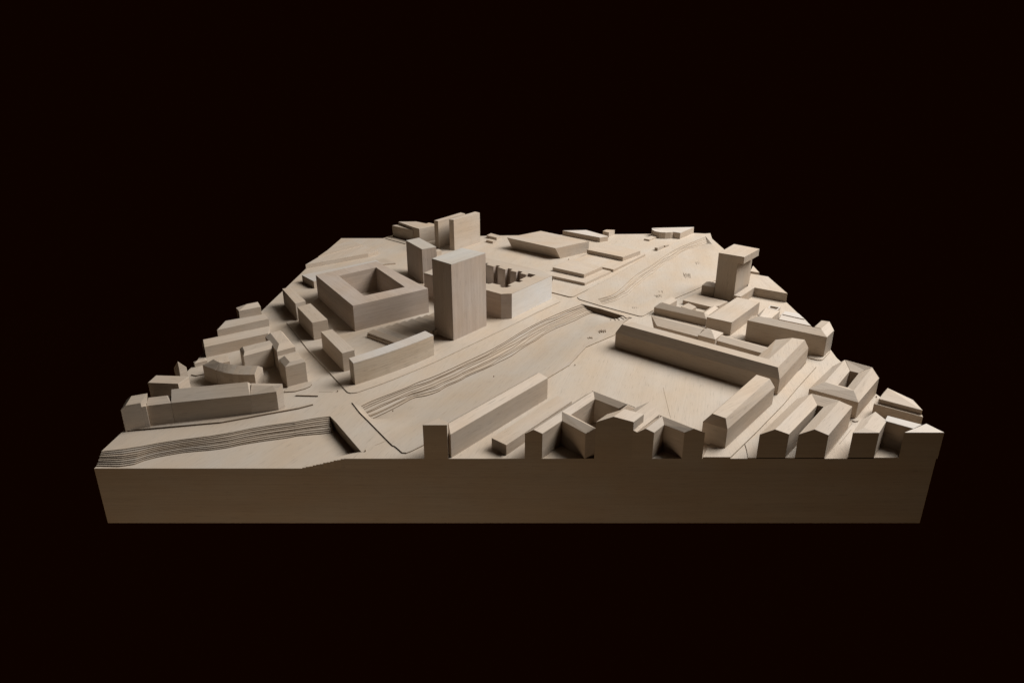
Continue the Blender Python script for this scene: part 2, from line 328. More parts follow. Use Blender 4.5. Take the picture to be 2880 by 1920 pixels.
# ------------------------------------------------------------------ measured data (metres)
T = {
    'G': 0.139,
    'zR1': 0.1185,
    'zP': 0.14120000000000002,
    'zb2': 0.1225,
    'zb3': 0.13,
    'outl': [[-0.748, 0], [-0.7435, 0.18], [-0.7425, 0.38], [-0.7525, 0.435], [-0.7535, 0.455], [-0.7485, 0.56], [-0.749, 0.58], [-0.7585, 0.66], [-0.759, 0.676], [-0.7135, 0.715], [-0.7095, 1.13], [-0.691, 1.54], [-0.5226, 1.54], [-0.495, 1.585], [-0.39, 1.592], [-0.33, 1.572], [-0.131, 1.576], [-0.085, 1.582], [0.305, 1.6005], [0.4257, 1.6055], [0.577, 1.612], [0.757, 1.626], [0.8, 1.617], [0.8255, 1.6155], [0.8056, 1.523], [0.805, 1.37], [0.8095, 1.07], [0.8135, 0.957], [0.8105, 0.79], [0.8036, 0.618], [0.7835, 0.459], [0.7766, 0.416], [0.7755, 0.236], [0.7885, 0.145], [0.7865, 0.104], [0.768, 0.05], [0.7546, 0]],
    'con1': [[[-0.7445, 0.0229], [-0.7394, 0.024], [-0.7342, 0.0251], [-0.7291, 0.0261], [-0.724, 0.0272], [-0.7188, 0.0283], [-0.7137, 0.0293], [-0.7086, 0.0304], [-0.7036, 0.032], [-0.6986, 0.0337], [-0.6936, 0.0353], [-0.6886, 0.0369], [-0.6836, 0.0385], [-0.6787, 0.0405], [-0.6739, 0.0425], [-0.6691, 0.0446], [-0.6643, 0.0466], [-0.6594, 0.0487], [-0.6545, 0.0506], [-0.6495, 0.0522], [-0.6445, 0.0538], [-0.6395, 0.0554], [-0.6345, 0.057], [-0.6295, 0.0585], [-0.6245, 0.0601], [-0.6195, 0.0617], [-0.6145, 0.063], [-0.6094, 0.0643], [-0.6043, 0.0656], [-0.5992, 0.0669], [-0.5941, 0.0682], [-0.589, 0.0695], [-0.584, 0.0708], [-0.5789, 0.0721], [-0.5738, 0.0734], [-0.5688, 0.0751], [-0.5639, 0.0768], [-0.5589, 0.0785], [-0.5539, 0.0801], [-0.549, 0.0818], [-0.544, 0.0835], [-0.539, 0.0852], [-0.5342, 0.0871], [-0.5294, 0.0894], [-0.5247, 0.0916], [-0.5199, 0.0938], [-0.5152, 0.0961], [-0.5104, 0.0983], [-0.5056, 0.1004], [-0.5007, 0.1022], [-0.4957, 0.104], [-0.4908, 0.1058], [-0.4859, 0.1075], [-0.4809, 0.1093], [-0.476, 0.1111], [-0.471, 0.1126], [-0.4659, 0.114], [-0.4609, 0.1154], [-0.4558, 0.1168], [-0.4508, 0.1182], [-0.4457, 0.1196], [-0.4406, 0.121], [-0.4356, 0.1224], [-0.4305, 0.1237], [-0.4254, 0.125], [-0.4244, 0.1251], [-0.4273, 0.1242], [-0.4225, 0.1264], [-0.4177, 0.1284], [-0.4128, 0.1304], [-0.408, 0.1324], [-0.4031, 0.1343], [-0.3982, 0.1362], [-0.3932, 0.138], [-0.3882, 0.1395], [-0.3832, 0.1409], [-0.3781, 0.1423], [-0.373, 0.1435], [-0.3679, 0.1447], [-0.3628, 0.1459]], [[-0.7449, 0.0207], [-0.7397, 0.0217], [-0.7345, 0.0227], [-0.7293, 0.0236], [-0.7241, 0.0245], [-0.7189, 0.0253], [-0.7137, 0.0261], [-0.7085, 0.027], [-0.7035, 0.0283], [-0.6984, 0.0299], [-0.6934, 0.0316], [-0.6884, 0.0333], [-0.6833, 0.035], [-0.6786, 0.0373], [-0.6739, 0.0397], [-0.6692, 0.042], [-0.6644, 0.0442], [-0.6596, 0.0463], [-0.6547, 0.0484], [-0.6497, 0.0501], [-0.6447, 0.0517], [-0.6397, 0.0534], [-0.6347, 0.055], [-0.6296, 0.0567], [-0.6246, 0.0583], [-0.6196, 0.06], [-0.6145, 0.0614], [-0.6094, 0.0627], [-0.6043, 0.0639], [-0.5991, 0.0652], [-0.594, 0.0665], [-0.5889, 0.0677], [-0.5838, 0.069], [-0.5786, 0.0702], [-0.5735, 0.0715], [-0.5685, 0.0731], [-0.5635, 0.0747], [-0.5585, 0.0764], [-0.5535, 0.0782], [-0.5485, 0.08], [-0.5435, 0.0818], [-0.5386, 0.0836], [-0.5337, 0.0856], [-0.529, 0.0879], [-0.5242, 0.0902], [-0.5194, 0.0924], [-0.5146, 0.0945], [-0.5098, 0.0966], [-0.5049, 0.0986], [-0.4999, 0.1003], [-0.4949, 0.102], [-0.4899, 0.1037], [-0.4849, 0.1055], [-0.48, 0.1073], [-0.4751, 0.1091], [-0.4701, 0.1108], [-0.465, 0.1123], [-0.46, 0.1138], [-0.4549, 0.1152], [-0.4499, 0.1166], [-0.4448, 0.118], [-0.4397, 0.1194], [-0.4345, 0.1207], [-0.4298, 0.1219], [-0.4255, 0.1229], [-0.4244, 0.123], [-0.4265, 0.1223], [-0.4217, 0.1243], [-0.4168, 0.1263], [-0.4119, 0.1282], [-0.407, 0.1302], [-0.4021, 0.132], [-0.3971, 0.1337], [-0.3921, 0.1354], [-0.387, 0.1367], [-0.3819, 0.138], [-0.3767, 0.1393], [-0.3716, 0.1406], [-0.3665, 0.1419], [-0.3615, 0.1433]], [[-0.7451, 0.019], [-0.7399, 0.0198], [-0.7347, 0.0206], [-0.7295, 0.0213], [-0.7242, 0.0219], [-0.719, 0.0224], [-0.7138, 0.023], [-0.7085, 0.0235], [-0.7034, 0.0245], [-0.6983, 0.026], [-0.6932, 0.0275], [-0.6881, 0.0292], [-0.6831, 0.0309], [-0.6785, 0.0335], [-0.6739, 0.0362], [-0.6693, 0.0388], [-0.6646, 0.0411], [-0.6598, 0.0434], [-0.6549, 0.0457], [-0.6499, 0.0475], [-0.6449, 0.0492], [-0.6398, 0.0509], [-0.6348, 0.0526], [-0.6298, 0.0543], [-0.6247, 0.056], [-0.6197, 0.0576], [-0.6145, 0.059], [-0.6094, 0.0604], [-0.6042, 0.0616], [-0.599, 0.0629], [-0.5939, 0.0642], [-0.5887, 0.0655], [-0.5835, 0.0668], [-0.5783, 0.068], [-0.5732, 0.0692], [-0.5681, 0.0707], [-0.563, 0.0721], [-0.5579, 0.0736], [-0.5528, 0.075], [-0.5477, 0.0765], [-0.5426, 0.0781], [-0.5375, 0.0798], [-0.5326, 0.0819], [-0.5278, 0.0843], [-0.523, 0.0866], [-0.5182, 0.089], [-0.5134, 0.0912], [-0.5085, 0.0934], [-0.5036, 0.0954], [-0.4986, 0.0971], [-0.4935, 0.0988], [-0.4885, 0.1006], [-0.4835, 0.1023], [-0.4784, 0.104], [-0.4734, 0.1058], [-0.4684, 0.1074], [-0.4633, 0.1089], [-0.4582, 0.1104], [-0.4531, 0.1119], [-0.448, 0.1134], [-0.4429, 0.1149], [-0.4378, 0.1164], [-0.4327, 0.1179], [-0.4286, 0.1191], [-0.4257, 0.12], [-0.4244, 0.1203], [-0.4256, 0.1198], [-0.4206, 0.1217], [-0.4156, 0.1234], [-0.4106, 0.125], [-0.4055, 0.1267], [-0.4004, 0.1282], [-0.3954, 0.1298], [-0.3903, 0.1313], [-0.3852, 0.1327], [-0.3801, 0.1342], [-0.375, 0.1356], [-0.3699, 0.137], [-0.3648, 0.1384], [-0.3598, 0.14]], [[-0.7456, 0.0165], [-0.7403, 0.017], [-0.735, 0.0174], [-0.7297, 0.0178], [-0.7244, 0.0182], [-0.7191, 0.0186], [-0.7138, 0.0191], [-0.7085, 0.0196], [-0.7033, 0.0205], [-0.6982, 0.022], [-0.693, 0.0235], [-0.6879, 0.0252], [-0.6828, 0.0271], [-0.6784, 0.0302], [-0.6739, 0.0332], [-0.6695, 0.0361], [-0.6647, 0.0386], [-0.6599, 0.0411], [-0.6551, 0.0434], [-0.6501, 0.0453], [-0.645, 0.0471], [-0.64, 0.0488], [-0.6349, 0.0505], [-0.6299, 0.0523], [-0.6248, 0.054], [-0.6197, 0.0557], [-0.6146, 0.0572], [-0.6094, 0.0586], [-0.6042, 0.0598], [-0.599, 0.0611], [-0.5937, 0.0624], [-0.5885, 0.0636], [-0.5833, 0.0648], [-0.5781, 0.0661], [-0.5729, 0.0673], [-0.5678, 0.0688], [-0.5626, 0.0702], [-0.5575, 0.0718], [-0.5524, 0.0733], [-0.5472, 0.0748], [-0.5421, 0.0763], [-0.537, 0.0779], [-0.5321, 0.08], [-0.5272, 0.0822], [-0.5224, 0.0846], [-0.5175, 0.0869], [-0.5127, 0.0892], [-0.5078, 0.0914], [-0.5029, 0.0935], [-0.4979, 0.0954], [-0.4929, 0.0972], [-0.4878, 0.0991], [-0.4828, 0.1008], [-0.4777, 0.1026], [-0.4727, 0.1043], [-0.4676, 0.1058], [-0.4624, 0.1073], [-0.4573, 0.1087], [-0.4521, 0.1101], [-0.4469, 0.1115], [-0.4417, 0.1129], [-0.4366, 0.1143], [-0.4314, 0.1157], [-0.4276, 0.1168], [-0.4258, 0.1174], [-0.4244, 0.1176], [-0.4247, 0.1174], [-0.4197, 0.1192], [-0.4146, 0.121], [-0.4096, 0.1226], [-0.4045, 0.1243], [-0.3994, 0.1258], [-0.3943, 0.1273], [-0.3891, 0.1287], [-0.3839, 0.13], [-0.3787, 0.1312], [-0.3735, 0.1324], [-0.3682, 0.1336], [-0.3631, 0.1349], [-0.3581, 0.1367]], [[-0.7458, 0.015], [-0.7405, 0.0154], [-0.7352, 0.0158], [-0.7298, 0.0161], [-0.7245, 0.0165], [-0.7192, 0.0169], [-0.7138, 0.0172], [-0.7085, 0.0175], [-0.7033, 0.0182], [-0.6981, 0.0196], [-0.6929, 0.0211], [-0.6877, 0.0227], [-0.6826, 0.0243], [-0.6783, 0.0274], [-0.6739, 0.0304], [-0.6696, 0.0335], [-0.6648, 0.0361], [-0.6601, 0.0386], [-0.6553, 0.0411], [-0.6503, 0.0431], [-0.6452, 0.0449], [-0.6401, 0.0467], [-0.635, 0.0485], [-0.63, 0.0503], [-0.6249, 0.052], [-0.6198, 0.0538], [-0.6146, 0.0553], [-0.6094, 0.0568], [-0.6042, 0.058], [-0.5989, 0.0592], [-0.5936, 0.0605], [-0.5884, 0.0616], [-0.5831, 0.0628], [-0.5778, 0.0639], [-0.5725, 0.0649], [-0.5673, 0.0661], [-0.5621, 0.0673], [-0.5569, 0.0688], [-0.5517, 0.0702], [-0.5465, 0.0716], [-0.5413, 0.0732], [-0.5361, 0.0748], [-0.5312, 0.0769], [-0.5263, 0.0792], [-0.5214, 0.0815], [-0.5165, 0.0839], [-0.5115, 0.086], [-0.5065, 0.088], [-0.5015, 0.09], [-0.4964, 0.0918], [-0.4913, 0.0936], [-0.4862, 0.0953], [-0.481, 0.097], [-0.4759, 0.0986], [-0.4707, 0.1003], [-0.4656, 0.1018], [-0.4603, 0.1033], [-0.4551, 0.1047], [-0.4499, 0.1061], [-0.4447, 0.1076], [-0.4395, 0.1091], [-0.4343, 0.1106], [-0.4291, 0.1121], [-0.4261, 0.1131], [-0.426, 0.1133], [-0.4243, 0.1137], [-0.4233, 0.1138], [-0.4182, 0.1155], [-0.4131, 0.1171], [-0.4079, 0.1186], [-0.4028, 0.1201], [-0.3976, 0.1216], [-0.3924, 0.123], [-0.3872, 0.1244], [-0.382, 0.1257], [-0.3768, 0.1271], [-0.3717, 0.1285], [-0.3665, 0.13], [-0.3615, 0.1317], [-0.3567, 0.1339]], [[-0.7463, 0.0124], [-0.7408, 0.0127], [-0.7354, 0.013], [-0.7301, 0.0133], [-0.7247, 0.0136], [-0.7193, 0.014], [-0.7139, 0.0144], [-0.7085, 0.0148], [-0.7032, 0.0155], [-0.698, 0.0171], [-0.6928, 0.0187], [-0.6876, 0.0203], [-0.6824, 0.0221], [-0.6782, 0.0253], [-0.6739, 0.0285], [-0.6697, 0.0317], [-0.6649, 0.0343], [-0.6602, 0.0369], [-0.6554, 0.0394], [-0.6504, 0.0415], [-0.6453, 0.0433], [-0.6402, 0.0452], [-0.6351, 0.047], [-0.63, 0.0488], [-0.6249, 0.0506], [-0.6198, 0.0524], [-0.6146, 0.054], [-0.6094, 0.0554], [-0.6041, 0.0566], [-0.5988, 0.0577], [-0.5935, 0.0589], [-0.5882, 0.06], [-0.5829, 0.0611], [-0.5776, 0.0622], [-0.5723, 0.0632], [-0.567, 0.0645], [-0.5618, 0.0658], [-0.5566, 0.0674], [-0.5514, 0.0689], [-0.5462, 0.0704], [-0.5409, 0.0718], [-0.5357, 0.0734], [-0.5307, 0.0754], [-0.5257, 0.0776], [-0.5208, 0.0797], [-0.5158, 0.082], [-0.5108, 0.084], [-0.5058, 0.0861], [-0.5007, 0.0881], [-0.4956, 0.09], [-0.4906, 0.0919], [-0.4855, 0.0938], [-0.4804, 0.0955], [-0.4753, 0.0973], [-0.4701, 0.0991], [-0.465, 0.1007], [-0.4598, 0.1022], [-0.4546, 0.1037], [-0.4494, 0.1052], [-0.4441, 0.1066], [-0.4389, 0.1081], [-0.4337, 0.1097], [-0.4285, 0.1112], [-0.4257, 0.1121], [-0.426, 0.1122], [-0.4243, 0.1126], [-0.4229, 0.1127], [-0.4178, 0.1143], [-0.4126, 0.1159], [-0.4074, 0.1174], [-0.4022, 0.1188], [-0.397, 0.1202], [-0.3918, 0.1215], [-0.3865, 0.1228], [-0.3812, 0.1238], [-0.3758, 0.1249], [-0.3705, 0.126], [-0.3652, 0.1272], [-0.36, 0.1287], [-0.3552, 0.1309]], [[-0.7465, 0.0111], [-0.7411, 0.0111], [-0.7356, 0.0111], [-0.7302, 0.0111], [-0.7248, 0.0112], [-0.7194, 0.0113], [-0.7139, 0.0114], [-0.7085, 0.0115], [-0.7031, 0.0119], [-0.6978, 0.0133], [-0.6926, 0.0148], [-0.6873, 0.0162], [-0.6821, 0.0178], [-0.678, 0.0212], [-0.6739, 0.0246], [-0.6698, 0.028], [-0.6651, 0.0307], [-0.6604, 0.0334], [-0.6557, 0.036], [-0.6507, 0.0383], [-0.6456, 0.0401], [-0.6404, 0.042], [-0.6353, 0.0439], [-0.6302, 0.0458], [-0.625, 0.0477], [-0.6199, 0.0496], [-0.6147, 0.0514], [-0.6094, 0.0529], [-0.6041, 0.054], [-0.5987, 0.0551], [-0.5933, 0.0562], [-0.588, 0.0571], [-0.5826, 0.0581], [-0.5772, 0.059], [-0.5718, 0.06], [-0.5664, 0.0611], [-0.5611, 0.0622], [-0.5558, 0.0638], [-0.5506, 0.0653], [-0.5453, 0.0668], [-0.54, 0.0684], [-0.5348, 0.07], [-0.5298, 0.0721], [-0.5248, 0.0744], [-0.5198, 0.0766], [-0.5148, 0.0789], [-0.5096, 0.0808], [-0.5045, 0.0828], [-0.4994, 0.0847], [-0.4942, 0.0865], [-0.4891, 0.0884], [-0.4839, 0.0902], [-0.4787, 0.0919], [-0.4735, 0.0936], [-0.4683, 0.0953], [-0.4631, 0.0969], [-0.4578, 0.0984], [-0.4525, 0.0998], [-0.4472, 0.1012], [-0.4418, 0.1026], [-0.4365, 0.104], [-0.4311, 0.1054], [-0.4258, 0.1069], [-0.4238, 0.1076], [-0.4262, 0.1073], [-0.4243, 0.1079], [-0.4214, 0.1086], [-0.4162, 0.1103], [-0.411, 0.1119], [-0.4058, 0.1134], [-0.4005, 0.1147], [-0.3952, 0.116], [-0.3898, 0.1171], [-0.3844, 0.118], [-0.3789, 0.1189], [-0.3735, 0.1197], [-0.3681, 0.1208], [-0.3627, 0.122], [-0.3576, 0.1238], [-0.353, 0.1266]], [[-0.7468, 0.0092], [-0.7413, 0.0091], [-0.7359, 0.0089], [-0.7304, 0.0088], [-0.7249, 0.0087], [-0.7194, 0.0086], [-0.714, 0.0086], [-0.7085, 0.0087], [-0.7031, 0.0089], [-0.6977, 0.0105], [-0.6924, 0.0121], [-0.6871, 0.0136], [-0.682, 0.0153], [-0.6779, 0.0189], [-0.6739, 0.0225], [-0.6699, 0.0261], [-0.6652, 0.0289], [-0.6605, 0.0316], [-0.6558, 0.0344], [-0.6508, 0.0367], [-0.6457, 0.0386], [-0.6405, 0.0405], [-0.6354, 0.0424], [-0.6302, 0.0443], [-0.6251, 0.0461], [-0.6199, 0.048], [-0.6147, 0.0497], [-0.6094, 0.0512], [-0.604, 0.0522], [-0.5986, 0.0532], [-0.5932, 0.0543], [-0.5878, 0.0552], [-0.5823, 0.056], [-0.5769, 0.0569], [-0.5715, 0.0578], [-0.566, 0.0588], [-0.5606, 0.0598], [-0.5553, 0.0613], [-0.55, 0.0628], [-0.5447, 0.0642], [-0.5393, 0.0657], [-0.5341, 0.0674], [-0.529, 0.0695], [-0.524, 0.0718], [-0.5189, 0.074], [-0.5138, 0.0762], [-0.5086, 0.078], [-0.5034, 0.0798], [-0.4982, 0.0817], [-0.493, 0.0835], [-0.4878, 0.0853], [-0.4825, 0.0871], [-0.4773, 0.0888], [-0.472, 0.0905], [-0.4668, 0.0921], [-0.4615, 0.0937], [-0.4562, 0.0952], [-0.4508, 0.0967], [-0.4455, 0.0982], [-0.4402, 0.0997], [-0.4349, 0.1012], [-0.4296, 0.1028], [-0.4243, 0.1044], [-0.4228, 0.1051], [-0.4264, 0.1045], [-0.4243, 0.1051], [-0.4204, 0.1059], [-0.415, 0.1073], [-0.4097, 0.1087], [-0.4044, 0.11], [-0.399, 0.1112], [-0.3937, 0.1124], [-0.3883, 0.1135], [-0.3829, 0.1145], [-0.3774, 0.1155], [-0.372, 0.1164], [-0.3666, 0.1176], [-0.3612, 0.1189], [-0.3561, 0.1208], [-0.3516, 0.1238]], [[-0.7473, 0.0064], [-0.7417, 0.0062], [-0.7362, 0.006], [-0.7306, 0.0058], [-0.7251, 0.0056], [-0.7195, 0.0054], [-0.714, 0.0052], [-0.7085, 0.0051], [-0.703, 0.0051], [-0.6976, 0.0067], [-0.6923, 0.0084], [-0.6869, 0.01], [-0.6817, 0.0119], [-0.6778, 0.0158], [-0.6739, 0.0196], [-0.67, 0.0234], [-0.6654, 0.0263], [-0.6607, 0.0291], [-0.656, 0.032], [-0.651, 0.0344], [-0.6458, 0.0365], [-0.6407, 0.0385], [-0.6355, 0.0404], [-0.6303, 0.0423], [-0.6252, 0.0442], [-0.62, 0.0461], [-0.6148, 0.0478], [-0.6095, 0.0492], [-0.604, 0.0502], [-0.5986, 0.0513], [-0.5931, 0.0524], [-0.5876, 0.0533], [-0.5821, 0.0542], [-0.5767, 0.0551], [-0.5712, 0.056], [-0.5657, 0.0569], [-0.5603, 0.0579], [-0.5549, 0.0593], [-0.5495, 0.0608], [-0.5442, 0.0623], [-0.5389, 0.0638], [-0.5336, 0.0656], [-0.5285, 0.0679], [-0.5235, 0.0703], [-0.5184, 0.0726], [-0.5134, 0.0749], [-0.5082, 0.0767], [-0.5029, 0.0786], [-0.4977, 0.0803], [-0.4924, 0.0821], [-0.4871, 0.0838], [-0.4819, 0.0856], [-0.4765, 0.0871], [-0.4712, 0.0886], [-0.4658, 0.0901], [-0.4604, 0.0915], [-0.4549, 0.0929], [-0.4495, 0.0943], [-0.4441, 0.0957], [-0.4388, 0.0973], [-0.4335, 0.099], [-0.4283, 0.1008], [-0.4232, 0.1027], [-0.4221, 0.1036], [-0.4264, 0.103], [-0.4243, 0.1038], [-0.4199, 0.1047], [-0.4145, 0.106], [-0.4091, 0.1071], [-0.4036, 0.108], [-0.3981, 0.1089], [-0.3926, 0.1099], [-0.3871, 0.1108], [-0.3816, 0.1117], [-0.3761, 0.1126], [-0.3707, 0.1135], [-0.3653, 0.1147], [-0.3599, 0.1161], [-0.3548, 0.118], [-0.3503, 0.1212]], [[-0.7475, 0.0049], [-0.7419, 0.0045], [-0.7363, 0.0041], [-0.7308, 0.0037], [-0.7252, 0.0033], [-0.7196, 0.0028], [-0.714, 0.0024], [-0.7085, 0.002], [-0.7029, 0.0016], [-0.6975, 0.0029], [-0.6921, 0.0043], [-0.6867, 0.0057], [-0.6814, 0.0074], [-0.6777, 0.0116], [-0.6739, 0.0157], [-0.6702, 0.0199], [-0.6655, 0.023], [-0.6609, 0.026], [-0.6562, 0.0291], [-0.6513, 0.0317], [-0.6461, 0.0337], [-0.6409, 0.0358], [-0.6357, 0.0378], [-0.6305, 0.0399], [-0.6253, 0.0419], [-0.62, 0.044], [-0.6148, 0.0459], [-0.6095, 0.0475], [-0.604, 0.0485], [-0.5985, 0.0496], [-0.593, 0.0506], [-0.5875, 0.0515], [-0.5819, 0.0523], [-0.5764, 0.0531], [-0.5709, 0.054], [-0.5654, 0.0548], [-0.5598, 0.0557], [-0.5544, 0.0572], [-0.549, 0.0586], [-0.5437, 0.0601], [-0.5383, 0.0615], [-0.5329, 0.0632], [-0.5278, 0.0654], [-0.5227, 0.0677], [-0.5176, 0.0699], [-0.5125, 0.0722], [-0.5072, 0.074], [-0.5019, 0.0758], [-0.4966, 0.0776], [-0.4913, 0.0794], [-0.486, 0.0812], [-0.4807, 0.083], [-0.4753, 0.0846], [-0.47, 0.0861], [-0.4646, 0.0877], [-0.4592, 0.0892], [-0.4539, 0.0908], [-0.4485, 0.0923], [-0.4431, 0.0939], [-0.4378, 0.0954], [-0.4324, 0.0971], [-0.4271, 0.0988], [-0.4218, 0.1005], [-0.4211, 0.101], [-0.4266, 0.1], [-0.4243, 0.1007], [-0.4188, 0.1019], [-0.4133, 0.103], [-0.4079, 0.1042], [-0.4024, 0.1051], [-0.3969, 0.1061], [-0.3914, 0.1071], [-0.3858, 0.108], [-0.3803, 0.1088], [-0.3748, 0.1096], [-0.3693, 0.1104], [-0.3638, 0.1116], [-0.3583, 0.1129], [-0.3532, 0.1148], [-0.3487, 0.1181]]],
